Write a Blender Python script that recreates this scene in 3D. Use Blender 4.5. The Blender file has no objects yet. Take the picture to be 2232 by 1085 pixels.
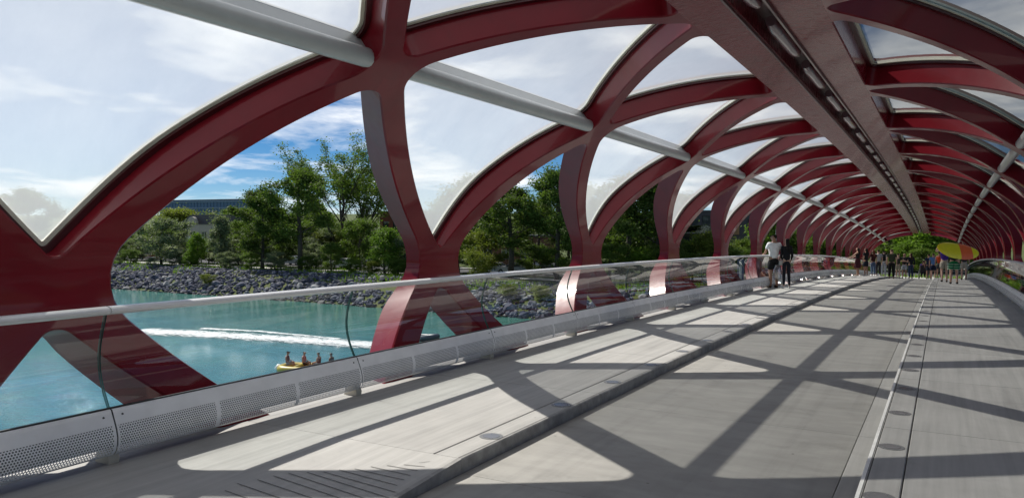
import bpy, bmesh, math, random
import numpy as np
from mathutils import Vector, Matrix, noise
from mathutils.geometry import delaunay_2d_cdt
sc = bpy.context.scene
COL = sc.collection
R = math.radians

# ------------------------------------------------------------------ camera
F_PX, YAW, PITCH, ROLL = 1698.5, 0.50605, -0.025, 0.00688
CAM = Vector((1.718, 0.0, 1.65))
_s, _c = math.sin(YAW), math.cos(YAW)
fw0 = Vector((-_s, _c, 0)); rt0 = Vector((_c, _s, 0)); up0 = Vector((0, 0, 1))
fw = fw0*math.cos(PITCH) + up0*math.sin(PITCH)
up1 = up0*math.cos(PITCH) - fw0*math.sin(PITCH)
rt = rt0*math.cos(ROLL) + up1*math.sin(ROLL)
up = up1*math.cos(ROLL) - rt0*math.sin(ROLL)
cd = bpy.data.cameras.new('camera'); cam = bpy.data.objects.new('camera', cd); COL.objects.link(cam)
cd.sensor_width = 36; cd.lens = 36*F_PX/2232; cd.clip_start = 0.05; cd.clip_end = 6000
cam.matrix_world = Matrix(((rt.x, up.x, -fw.x, CAM.x), (rt.y, up.y, -fw.y, CAM.y), (rt.z, up.z, -fw.z, CAM.z), (0, 0, 0, 1)))
sc.camera = cam

# ------------------------------------------------------------------ sky, sun, exposure
SUN = Vector((-0.92, 0.185, 1.0)).normalized()
SUN_EL = math.asin(SUN.z); SUN_AZ = math.atan2(SUN.x, SUN.y)
world = bpy.data.worlds.new('World'); sc.world = world; world.use_nodes = True
nt = world.node_tree; N = nt.nodes; LK = nt.links; N.clear()
out = N.new('ShaderNodeOutputWorld'); bg = N.new('ShaderNodeBackground'); bg.inputs[1].default_value = 0.07
sky = N.new('ShaderNodeTexSky'); sky.sky_type = 'NISHITA'; sky.sun_disc = False
sky.sun_elevation = SUN_EL; sky.sun_rotation = SUN_AZ; sky.air_density = 0.65; sky.dust_density = 0.0; sky.ozone_density = 3.0; sky.altitude = 1000
tc = N.new('ShaderNodeTexCoord'); sep = N.new('ShaderNodeSeparateXYZ'); LK.new(tc.outputs['Generated'], sep.inputs[0])
def wm(op, a, b=None, cl=False):
    n = N.new('ShaderNodeMath'); n.operation = op; n.use_clamp = cl
    for i, v in enumerate((a, b)):
        if v is None: continue
        if isinstance(v, (int, float)): n.inputs[i].default_value = v
        else: LK.new(v, n.inputs[i])
    return n.outputs[0]
zz = wm('ADD', wm('MAXIMUM', sep.outputs[2], 0.0), 0.12)
cmb = N.new('ShaderNodeCombineXYZ'); LK.new(wm('DIVIDE', sep.outputs[0], zz), cmb.inputs[0]); LK.new(wm('DIVIDE', sep.outputs[1], zz), cmb.inputs[1])
cmb.inputs[2].default_value = 1.3
n1 = N.new('ShaderNodeTexNoise'); n1.inputs['Scale'].default_value = 1.0; n1.inputs['Detail'].default_value = 9; n1.inputs['Roughness'].default_value = 0.58; n1.inputs['Distortion'].default_value = 0.35
LK.new(cmb.outputs[0], n1.inputs['Vector'])
rp = N.new('ShaderNodeValToRGB'); rp.color_ramp.elements[0].position = 0.47; rp.color_ramp.elements[1].position = 0.65
LK.new(n1.outputs[0], rp.inputs[0])
mx = N.new('ShaderNodeMixRGB'); LK.new(wm('MULTIPLY', rp.outputs[0], wm('MULTIPLY', sep.outputs[2], 25.0, True)), mx.inputs[0]); hs = N.new('ShaderNodeHueSaturation'); hs.inputs['Saturation'].default_value = 1.35; LK.new(sky.outputs[0], hs.inputs['Color']); LK.new(hs.outputs[0], mx.inputs[1]); mx.inputs[2].default_value = (14.0, 14.3, 14.7, 1)
LK.new(mx.outputs[0], bg.inputs[0]); LK.new(bg.outputs[0], out.inputs[0])
sd = bpy.data.lights.new('sun', 'SUN'); sd.energy = 5.0; sd.angle = R(0.53); sd.color = (1.0, 0.955, 0.88)
sun = bpy.data.objects.new('sun', sd); COL.objects.link(sun)
sun.rotation_euler = SUN.to_track_quat('Z', 'Y').to_euler(); sun.location = (-30, 10, 60)
vs = sc.view_settings; vs.view_transform = 'Standard'; vs.look = 'None'; vs.exposure = 0.17; vs.gamma = 1; vs.use_curve_mapping = False
sc.cycles.max_bounces = 10; sc.cycles.transparent_max_bounces = 24; sc.cycles.diffuse_bounces = 2; sc.cycles.glossy_bounces = 4; sc.cycles.transmission_bounces = 4
sc.cycles.caustics_reflective = False; sc.cycles.caustics_refractive = False
sc.cycles.use_denoising = True; sc.cycles.sample_clamp_indirect = 6.0

def ray(px, py):
    return fw + rt*((px-1116)/F_PX) + up*((542.5-py)/F_PX)
def at_z(px, py, z):
    d = ray(px, py); return CAM + d*((z-CAM.z)/d.z)
def at_y(px, py, Y):
    d = ray(px, py); return CAM + d*(Y/d.y)
def at_d(px, py, D):
    return CAM + ray(px, py)*D

# ------------------------------------------------------------------ helpers
def prop(o, label=None, cat=None, group=None, kind=None):
    if label: o['label'] = label
    if cat: o['category'] = cat
    if group: o['group'] = group
    if kind: o['kind'] = kind
    return o
def new_mesh(name, verts, faces, mats=None, smooth=False, midx=None, uv=None):
    me = bpy.data.meshes.new(name); me.from_pydata([tuple(v) for v in verts], [], faces); me.update()
    for m in (mats if isinstance(mats, (list, tuple)) else [mats] if mats else []): me.materials.append(m)
    if midx is not None: me.polygons.foreach_set('material_index', midx)
    if smooth: me.polygons.foreach_set('use_smooth', [True]*len(me.polygons))
    if uv is not None:
        l = me.uv_layers.new(name='UVMap'); arr = []
        for p in me.polygons:
            for vi in p.vertices: arr += list(uv[vi])
        l.data.foreach_set('uv', arr)
    return me
def obj(name, me, parent=None, loc=(0, 0, 0), rot=(0, 0, 0), scale=(1, 1, 1)):
    o = bpy.data.objects.new(name, me); COL.objects.link(o); o.location = loc; o.rotation_euler = rot; o.scale = scale
    if parent: o.parent = parent
    return o
def empty(name, loc=(0, 0, 0), rz=0, label=None, cat=None, group=None, parent=None):
    o = bpy.data.objects.new(name, None); COL.objects.link(o); o.location = loc; o.rotation_euler = (0, 0, rz); o.empty_display_size = .1
    if parent: o.parent = parent
    return prop(o, label, cat, group)
class MB:
    def __init__(s): s.v = []; s.f = []; s.m = []
    def quad(s, a, b, c, d, m=0):
        i = len(s.v); s.v += [a, b, c, d]; s.f.append((i, i+1, i+2, i+3)); s.m.append(m)
    def box(s, lo, hi, m=0):
        x0, y0, z0 = lo; x1, y1, z1 = hi; i = len(s.v)
        s.v += [(x0, y0, z0), (x1, y0, z0), (x1, y1, z0), (x0, y1, z0), (x0, y0, z1), (x1, y0, z1), (x1, y1, z1), (x0, y1, z1)]
        for f in ((0, 3, 2, 1), (4, 5, 6, 7), (0, 1, 5, 4), (1, 2, 6, 5), (2, 3, 7, 6), (3, 0, 4, 7)):
            s.f.append(tuple(i+k for k in f)); s.m.append(m)
        return s
    def prism(s, prof, y0, y1, m=0, cap=True, ax='y'):
        i = len(s.v); n = len(prof)
        for y in (y0, y1):
            for p in prof: s.v.append((p[0], y, p[1]) if ax == 'y' else (y, p[0], p[1]))
        for k in range(n):
            j = (k+1) % n; s.f.append((i+k, i+j, i+n+j, i+n+k)); s.m.append(m)
        if cap: s.f.append(tuple(i+k for k in range(n))[::-1]); s.f.append(tuple(i+n+k for k in range(n))); s.m += [m, m]
        return s
    def tube(s, pts, rad, n=8, m=0, cap=True):
        pts = [Vector(p) for p in pts]; i0 = len(s.v)
        if not isinstance(rad, (list, tuple)): rad = [rad]*len(pts)
        for k, p in enumerate(pts):
            t = (pts[min(k+1, len(pts)-1)]-pts[max(k-1, 0)]).normalized()
            a = t.cross(Vector((0, 0, 1)) if abs(t.z) < .9 else Vector((1, 0, 0))).normalized(); b = t.cross(a)
            for q in range(n):
                an = 2*math.pi*q/n; s.v.append(tuple(p + (a*math.cos(an)+b*math.sin(an))*rad[k]))
        for k in range(len(pts)-1):
            for q in range(n):
                r = (q+1) % n; s.f.append((i0+k*n+q, i0+k*n+r, i0+(k+1)*n+r, i0+(k+1)*n+q)); s.m.append(m)
        if cap:
            s.f.append(tuple(i0+q for q in range(n))[::-1]); s.f.append(tuple(i0+(len(pts)-1)*n+q for q in range(n))); s.m += [m, m]
        return s
    def disc(s, c, r, h, n=16, m=0):
        x, y, z = c; return s.tube([(x, y, z-h), (x, y, z)], r, n, m)
    def mesh(s, name, mats, smooth=False):
        return new_mesh(name, s.v, s.f, mats, smooth, s.m)
def fix_normals(me):
    b = bmesh.new(); b.from_mesh(me); bmesh.ops.recalc_face_normals(b, faces=b.faces); b.to_mesh(me); b.free(); return me

# ------------------------------------------------------------------ materials
class NT:
    def __init__(s, name):
        s.m = bpy.data.materials.new(name); s.m.use_nodes = True; s.t = s.m.node_tree; s.t.nodes.clear()
        s.o = s.t.nodes.new('ShaderNodeOutputMaterial')
    def n(s, typ, **kw):
        x = s.t.nodes.new('ShaderNode'+typ)
        for k, v in kw.items():
            if k in x.bl_rna.properties and k != 'inputs': setattr(x, k, v)
        return x
    def set(s, node, key, v):
        i = node.inputs[key]
        if hasattr(v, 'links') or isinstance(v, bpy.types.NodeSocket): s.t.links.new(v, i)
        else: i.default_value = v
    def math(s, op, a, b=None, c=None, clamp=False):
        x = s.n('Math', operation=op); x.use_clamp = clamp
        for i, v in enumerate((a, b, c)):
            if v is not None: s.set(x, i, v)
        return x.outputs[0]
    def coord(s, kind='Object'): return s.n('TexCoord').outputs[kind]
    def pos(s): return s.n('NewGeometry').outputs['Position']
    def mapping(s, vec, scale=(1, 1, 1), loc=(0, 0, 0)):
        x = s.n('Mapping'); s.set(x, 'Vector', vec); x.inputs['Scale'].default_value = scale; x.inputs['Location'].default_value = loc; return x.outputs[0]
    def noise(s, vec, scale, detail=4, rough=.55, dist=0):
        x = s.n('TexNoise'); s.set(x, 'Vector', vec); x.inputs['Scale'].default_value = scale; x.inputs['Detail'].default_value = detail; x.inputs['Roughness'].default_value = rough; x.inputs['Distortion'].default_value = dist; return x.outputs[0]
    def ramp(s, fac, stops):
        x = s.n('ValToRGB'); cr = x.color_ramp
        while len(cr.elements) < len(stops): cr.elements.new(.5)
        for e, (p, c) in zip(cr.elements, stops):
            e.position = p; e.color = (c, c, c, 1) if isinstance(c, (int, float)) else (*c, 1)
        s.set(x, 0, fac); return x.outputs[0]
    def mix(s, fac, a, b, mode='MIX'):
        x = s.n('MixRGB', blend_type=mode)
        for i, v in enumerate((fac, a, b)):
            if isinstance(v, tuple) and len(v) == 3: v = (*v, 1)
            s.set(x, i, v)
        return x.outputs[0]
    def bump(s, h, strength=.2, dist=.01):
        x = s.n('Bump'); s.set(x, 'Height', h); x.inputs['Strength'].default_value = strength; x.inputs['Distance'].default_value = dist; return x.outputs[0]
    def pbr(s, color, rough=.5, metal=0, normal=None, coat=0, coat_rough=.05, spec=.5, **kw):
        p = s.n('BsdfPrincipled')
        s.set(p, 'Base Color', (*color, 1) if isinstance(color, tuple) and len(color) == 3 else color)
        s.set(p, 'Roughness', rough); s.set(p, 'Metallic', metal); s.set(p, 'Coat Weight', coat); s.set(p, 'Coat Roughness', coat_rough); s.set(p, 'Specular IOR Level', spec)
        if normal is not None: s.set(p, 'Normal', normal)
        for k, v in kw.items(): s.set(p, k.replace('_', ' '), v)
        return p.outputs[0]
    def out(s, sh): s.t.links.new(sh, s.o.inputs[0]); return s.m
def simple(name, color, rough=.55, metal=0, var=.12, scale=6, bump=0, coat=0, spec=.5):
    t = NT(name); v = t.pos() if scale < 0 else t.coord()
    nz = t.noise(v, abs(scale), 5)
    c = t.mix(1.0, color, t.ramp(nz, [(.25, 1-var), (.75, 1+var)]), 'MULTIPLY')
    nb = t.bump(t.noise(v, abs(scale)*6, 3), bump, .01) if bump else None
    return t.out(t.pbr(c, rough, metal, nb, coat, spec=spec))
M = {}
def mk_red(name, streak):
    t = NT(name); o = t.coord()
    big = t.noise(o, 1.3, 5, .6)
    fine = t.noise(t.mapping(o, (1.2, 9, 1.2) if streak else (3, 3, 3)), 5 if streak else 2.2, 6, .65)
    c = t.mix(t.ramp(big, [(.3, 0), (.72, 1)]), (.175, .0070, .0140), (.225, .0095, .019))
    dust = t.noise(t.mapping(o, (1, 1, .35)), 3.2, 7, .7); c = t.mix(t.ramp(dust, [(.50, 0), (.80, .30)]), c, (.085, .022, .022))
    rg = t.ramp(fine, [(.3, .30 if not streak else .14), (.75, .38 if not streak else .36)])
    nrm = t.bump(t.math('ADD', t.math('MULTIPLY', big, 1.0), t.math('MULTIPLY', fine, .30)), .18, .03) if streak else t.bump(t.math('ADD', t.noise(o, .9, 3), t.math('MULTIPLY', t.noise(t.mapping(o, (1, 1, .4)), 5, 3), .12)), .10, .05)
    return t.out(t.pbr(c, rg, 0, nrm, .16 if streak else .38, .05, .18 if streak else .12))
M['red'] = mk_red('red_metallic_paint', False); M['red_spine'] = mk_red('red_brushed_paint', True)
M['dark_red'] = simple('dark_red_paint', (.07, .008, .011), .35, coat=.3)
M['cream'] = simple('panel_edge_sealant', (.78, .75, .62), .6)
M['white_metal'] = simple('white_painted_steel', (.56, .57, .57), .32, coat=.3, var=.06)
M['rail'] = simple('handrail_aluminium', (.78, .78, .78), .30, .1, var=.06)
M['black'] = simple('black_rubber', (.012, .012, .014), .5)
M['joint'] = simple('joint_filler', (.075, .072, .068), .9)
M['lamp'] = simple('lamp_tube_cover', (.17, .10, .12), .16, coat=.6)
M['bracket'] = simple('bracket_enamel', (.62, .58, .47), .5)
def mk_concrete(name, base, streaks):
    t = NT(name); p = t.pos()
    a = t.noise(p, .55, 6, .6); b = t.noise(p, 4.5, 7, .68); f = t.noise(p, 70, 3)
    st = t.noise(t.mapping(p, (16, .5, 1) if streaks else (1.3, 3.6, 1)), 1.0 if streaks else 1.4, 6, .6)
    oi = t.n('ObjectInfo').outputs['Random']
    v = t.math('ADD', t.ramp(a, [(.3, -.0), (.7, .2)]), t.ramp(st, [(.3, 0), (.72, .24)]))
    v = t.math('ADD', v, t.math('MULTIPLY', oi, .10))
    v = t.math('ADD', v, t.ramp(b, [(.25, 0), (.8, .16)]))
    ty = t.noise(t.mapping(p, (5.5, .16, 1)), 1.0, 4, .6); v = t.math('SUBTRACT', v, t.ramp(ty, [(.52, 0), (.75, .16)]))
    bl = t.noise(t.mapping(p, (1, .8, 1), (3, 7, 0)), 1.5, 5, .7, 1.2); v = t.math('SUBTRACT', v, t.ramp(bl, [(.55, 0), (.72, .13)]))
    v = t.math('ADD', t.math('MULTIPLY', v, 1.0), .70)
    c = t.mix(1.0, base, v, 'MULTIPLY')
    spots = t.n('TexVoronoi'); t.set(spots, 'Vector', p); spots.inputs['Scale'].default_value = 4.2
    sp = t.ramp(spots.outputs['Distance'], [(.035, 1), (.06, 0)])
    sm = t.math('MULTIPLY', sp, t.ramp(t.noise(p, .9, 2), [(.5, 0), (.62, .75)]))
    c = t.mix(sm, c, (.06, .055, .05))
    h = t.math('ADD', t.math('MULTIPLY', st, .6), t.math('MULTIPLY', f, .5))
    return t.out(t.pbr(c, t.ramp(b, [(.3, .62), (.8, .85)]), 0, t.bump(h, .35, .004), spec=.4))
M['concrete'] = mk_concrete('concrete_walk', (.395, .386, .365), True)
M['concrete_lane'] = mk_concrete('concrete_lane', (.335, .325, .30), False)
M['kerb'] = simple('kerb_dark_concrete', (.30, .295, .28), .8, var=.3, scale=-9, bump=.3)
M['nosing'] = simple('kerb_edge_steel_sunlit', (.92, .91, .87), .4, 0)  # light steel edge; its sunlit brightness is put into the near-white colour
def mk_roof_glass():
    t = NT('roof_panel_glass'); p = t.pos()
    dirt = t.noise(p, 1.1, 6, .6); d2 = t.noise(t.mapping(p, (1, 1, .25)), 5, 5, .7)
    tr = t.n('BsdfTransparent'); t.set(tr, 'Color', (.88, .90, .90, 1))
    tl = t.n('BsdfTranslucent'); t.set(tl, 'Color', (.93, .945, .94, 1))
    df = t.n('BsdfDiffuse'); t.set(df, 'Color', (.86, .89, .90, 1))
    m1 = t.n('MixShader'); t.set(m1, 0, .42); t.set(m1, 1, tl.outputs[0]); t.set(m1, 2, df.outputs[0])
    fac = t.math('ADD', .42, t.math('MULTIPLY', t.math('ADD', dirt, t.math('MULTIPLY', d2, .5)), .16))
    m2 = t.n('MixShader'); t.set(m2, 0, fac); t.set(m2, 1, tr.outputs[0]); t.set(m2, 2, m1.outputs[0])
    lw = t.n('LayerWeight'); lw.inputs[0].default_value = .5
    fr = t.math('ADD', .03, t.math('MULTIPLY', t.math('POWER', lw.outputs['Facing'], 5), .6))
    gl = t.n('BsdfGlossy'); gl.inputs['Roughness'].default_value = .06; t.set(gl, 'Color', (1, 1, 1, 1))
    m3 = t.n('MixShader'); t.set(m3, 0, fr); t.set(m3, 1, m2.outputs[0]); t.set(m3, 2, gl.outputs[0])
    return t.out(m3.outputs[0])
M['roof_glass'] = mk_roof_glass()
def mk_clear(name, tint, rough=.012, k=1.0, wave=.06, base=.05):
    t = NT(name); p = t.coord()
    tr = t.n('BsdfTransparent'); t.set(tr, 'Color', (*tint, 1))
    lw = t.n('LayerWeight'); lw.inputs[0].default_value = .5
    nb = t.bump(t.noise(t.mapping(p, (1, .5, 1)), 2.3, 2), wave, .02) if wave else None
    if nb is not None: t.set(lw, 'Normal', nb)
    fr = t.math('ADD', base, t.math('MULTIPLY', t.math('POWER', lw.outputs['Facing'], 4), k), clamp=True)
    gl = t.n('BsdfGlossy'); gl.inputs['Roughness'].default_value = rough; t.set(gl, 'Color', (1, 1, 1, 1))
    if nb is not None: t.set(gl, 'Normal', nb)
    m3 = t.n('MixShader'); t.set(m3, 0, fr); t.set(m3, 1, tr.outputs[0]); t.set(m3, 2, gl.outputs[0])
    return t.out(m3.outputs[0])
M['rail_glass'] = mk_clear('balustrade_glass', (.92, .955, .955), .015, 1.0, .10, .05)
M['glass_edge'] = simple('glass_edge_green', (.05, .14, .12), .15)
def mk_skirt():
    t = NT('perforated_white_steel'); uvn = t.n('UVMap'); sp = t.n('SeparateXYZ'); t.set(sp, 0, uvn.outputs[0])
    u, v = sp.outputs[0], sp.outputs[1]; d = .0195
    pv = t.math('DIVIDE', v, d*.866); row = t.math('FLOOR', pv)
    pu = t.math('ADD', t.math('DIVIDE', u, d), t.math('MULTIPLY', t.math('MODULO', row, 2), .5))
    fu = t.math('SUBTRACT', t.math('FRACT', pu), .5); fv = t.math('MULTIPLY', t.math('SUBTRACT', t.math('FRACT', pv), .5), .866)
    dist = t.math('SQRT', t.math('ADD', t.math('MULTIPLY', fu, fu), t.math('MULTIPLY', fv, fv)))
    hole = t.math('LESS_THAN', dist, .30)
    hole = t.math('MULTIPLY', hole, t.math('GREATER_THAN', v, .125)); hole = t.math('MULTIPLY', hole, t.math('LESS_THAN', v, .33))
    us = t.math('FRACT', t.math('DIVIDE', u, .86)); seam = t.math('LESS_THAN', t.math('ABSOLUTE', t.math('SUBTRACT', us, .5)), .475)
    hole = t.math('MULTIPLY', hole, seam)
    nz = t.noise(t.coord(), 5, 5)
    c = t.mix(1.0, (.92, .92, .92), t.ramp(nz, [(.25, .9), (.8, 1.06)]), 'MULTIPLY')
    b = t.pbr(c, .35, 0, None, .2)
    tr = t.n('BsdfTransparent'); mx = t.n('MixShader'); t.set(mx, 0, hole); t.set(mx, 1, b); t.set(mx, 2, tr.outputs[0])
    return t.out(mx.outputs[0])
M['skirt'] = mk_skirt()
M['dark_void'] = simple('skirt_void_sheet', (.12, .125, .13), .8)  # shade of the hollow behind the holes, put into a grey sheet

# ------------------------------------------------------------------ bridge geometry
G_, K_ = 0.004648, 0.000473                      # camber of the deck
P = 4.923; Y_S0 = 5.78; Y_W = Y_S0 - P/2          # bay length, first shoulder node, waist nodes at Y_W + k P
Q = 2.585; Y_J = 7.25; Y_G = 3.36                 # deck and balustrade module and its joints
Y_BEG, Y_END = -17.0, 78.0
WK, WG, WE = 1.267, 1.511, 3.42                   # kerb edge, groove, deck edge (half widths)
LANE = -0.105
def zdeck(y): return G_*y - K_*y*y
def slope(y): return math.atan(G_-2*K_*y)
AE, BE, ZC = 3.9, 2.67, 1.2
_th = np.linspace(-1.9, math.pi/2, 6000); _ds = np.sqrt((AE*np.sin(_th))**2+(BE*np.cos(_th))**2)
_sa = np.concatenate([[0], np.cumsum((_ds[1:]+_ds[:-1])/2*np.diff(_th))]); _sa -= np.interp(0, _th, _sa)
def s_of_th(t): return float(np.interp(t, _th, _sa))
def surf(s, y, off, side):
    q_ = min(1, abs(s)/(1.15 if s > 0 else .5)); off *= .50+.50*q_*q_*(3-2*q_)       # the ribs thin out towards the waist
    t = float(np.interp(s, _sa, _th)); nx, nz = math.cos(t)/AE, math.sin(t)/BE; l = math.hypot(nx, nz); nx /= l; nz /= l
    return (side*(AE*math.cos(t)+off*nx), y, ZC+BE*math.sin(t)+off*nz), (side*nx, 0, nz)
S_S = s_of_th(math.acos(2.76/AE)); S_T = s_of_th(math.acos(.46/AE)); S_E = s_of_th(math.acos(.66/AE)); S_SLOT = s_of_th(math.acos(.15/AE)); S_B = -S_S
HW, DEPTH = 0.13, 0.40

def rounded(corners, insets, radii):
    """convex CCW polygon with inset edges and rounded corners; returns f(off)->points, same count for every off"""
    n = len(corners); C = [np.array(c, float) for c in corners]; info = []
    if sum(C[i][0]*C[(i+1) % n][1]-C[(i+1) % n][0]*C[i][1] for i in range(n)) < 0: C = C[::-1]; insets = insets[::-1][1:]+insets[::-1][:1]; radii = radii[::-1]
    nor = []
    for i in range(n):
        d = C[(i+1) % n]-C[i]; d /= np.linalg.norm(d); nor.append(np.array([d[1], -d[0]]))
    cen = []
    for i in range(n):      # corner i between edge i-1 and edge i
        a, b = i-1, i; r = radii[i]
        Am = np.array([nor[a], nor[b]]); rhs = np.array([nor[a]@C[i]-insets[a]-r, nor[b]@C[i]-insets[b]-r]); cen.append(np.linalg.solve(Am, rhs))
    cnt = [max(2, int(np.linalg.norm(cen[(i+1) % n]-cen[i])/.12)) for i in range(n)]
    def f(off):
        pts = []
        for i in range(n):
            a0 = math.atan2(nor[i-1][1], nor[i-1][0]); a1 = math.atan2(nor[i][1], nor[i][0])
            while a1 < a0: a1 += 2*math.pi
            k = 7; rr = radii[i]+off
            arc = [cen[i]+rr*np.array([math.cos(a0+(a1-a0)*q/k), math.sin(a0+(a1-a0)*q/k)]) for q in range(k+1)]
            pts += arc
            nx_ = cen[(i+1) % n]+(radii[(i+1) % n]+off)*nor[i]
            for q in range(1, cnt[i]): pts.append(arc[-1]+(nx_-arc[-1])*q/cnt[i])
        return np.array(pts)
    return f
W_ = lambda k: (0.0, k*P); S_ = lambda k: (S_S, (k+.5)*P); T_ = lambda k: (S_T, k*P); B_ = lambda k: (S_B, (k+.5)*P)
def diamond(k): return rounded([W_(k), S_(k), T_(k), S_(k-1)], [.135, .105, .105, .135], [.10, .30, .20, .30])
def roof_tri(k):        # between shoulder node k+1/2 and the spine
    return rounded([S_(k), (S_E+.05+(0), 0), (0, 0)], [0]*3, [0]*3) if False else _tri(k)
def _tri(k):
    # rib edges offset by HW, clipped by the spine edge
    s0, y0 = S_(k); hl = P/2*(S_E-S_S)/(S_T-S_S)
    return rounded([(S_S, y0), (S_E, y0+hl), (S_E, y0-hl)], [.105, 0.0, .105], [.20, .10, .10])
def open_hole(k): return rounded([S_(k), W_(k+1), B_(k), W_(k)], [.135, .18, .18, .135], [.26, .44, .2, .44])
def low_tri(k): return rounded([W_(k), B_(k), B_(k-1)], [.18, .16, .18], [.16, .15, .15])
ks = range(-3, 4)
holes = [diamond(k) for k in ks]+[_tri(k) for k in ks]+[open_hole(k) for k in ks]+[low_tri(k) for k in ks]
BEV = .014
def inside(poly, pt):
    d = np.roll(poly, -1, 0)-poly; r = pt-poly; return bool(np.all(d[:, 0]*r[:, 1]-d[:, 1]*r[:, 0] > 1e-9))
def build_lattice():
    ymin, ymax = -1.75*P, 1.75*P
    pts = []; edges = []
    polys = [h(BEV) for h in holes]
    def keep(p): return ymin < p[1] < ymax
    for pl in polys:
        if pl[:, 1].max() > ymax-.02 or pl[:, 1].min() < ymin+.02:
            pl = pl.copy()
            if pl[:, 1].min() > ymax or pl[:, 1].max() < ymin: continue
            pl[:, 1] = np.clip(pl[:, 1], ymin+.01, ymax-.01)
            continue
        b = len(pts); pts += [tuple(q) for q in pl]; edges += [(b+i, b+(i+1) % len(pl)) for i in range(len(pl))]
    bbox = [(p[:, 0].min(), p[:, 0].max(), p[:, 1].min(), p[:, 1].max()) for p in polys]
    def inhole(q):
        for pl, bb in zip(polys, bbox):
            if bb[0] < q[0] < bb[1] and bb[2] < q[1] < bb[3] and inside(pl, np.array(q)): return True
        return False
    ST = P/32; jr = random.Random(3); jit = {}
    for ri, s in enumerate(np.arange(S_B, S_SLOT, .16)):      # periodic in y, so that every bay is cut alike
        for ci in range(-56, 57):
            kk = (ri, ci % 32); jit.setdefault(kk, (jr.uniform(-.025, .025), jr.uniform(-.025, .025))); j_ = jit[kk]
            q = (s+(j_[0] if 0 < ri < 60 else 0), ci*ST+(.5*ST if ri % 2 else 0)+j_[1])
            if ymin < q[1] < ymax and S_B < q[0] < S_SLOT and not inhole(q): pts.append(q)
    for sc_ in (S_B, S_SLOT):
        b = len(pts); L = [(sc_, i*P/32) for i in range(-56, 57)]; pts += L; edges += [(b+i, b+i+1) for i in range(112)]
    for yc in (-P/2, P/2):
        b = len(pts); L = [(s, yc) for s in np.linspace(S_E, S_SLOT, 6)]; pts += L; edges += [(b+i, b+i+1) for i in range(5)]
    # spine edge line between the triangles
    b = len(pts); L = [(S_E, i*P/32) for i in range(-56, 57)]; pts += L; edges += [(b+i, b+i+1) for i in range(112)]
    res = delaunay_2d_cdt([Vector(p) for p in pts], edges, [], 0, 1e-5)
    V = [(v.x, v.y) for v in res[0]]
    tris = []
    for f in res[2]:
        c = (sum(V[i][0] for i in f)/3, sum(V[i][1] for i in f)/3)
        if inhole(c): continue
        tris.append((tuple(f), c))
    return V, tris
LV, LT = build_lattice()
KN_S = [S_B, 0, S_S, S_T, S_SLOT]; KN_Y = [-P/2, 0, P/2, P, P+P/2*(S_SLOT-S_T)/(S_T-S_S)]
def owner(c):
    s, y = c
    if s > S_E+1e-6: return ('spine', round(y/P)) if abs(y/P-round(y/P)) < .5 else ('spine', math.floor(y/P+.5))
    yf = float(np.interp(s, KN_S, KN_Y)); sl = (P/2)/S_S; pc = 1/math.hypot(1, sl)
    jf = round((y-yf)/P); df = abs(y-yf-jf*P)*pc
    jg = round((y+yf)/P); dg = abs(y+yf-jg*P)*pc
    if df < HW*1.01: return ('F', jf)
    if dg < HW*1.01: return ('G', jg)
    return ('F', jf) if df < dg else ('G', jg)
LO = [owner(c) for _, c in LT]
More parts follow.
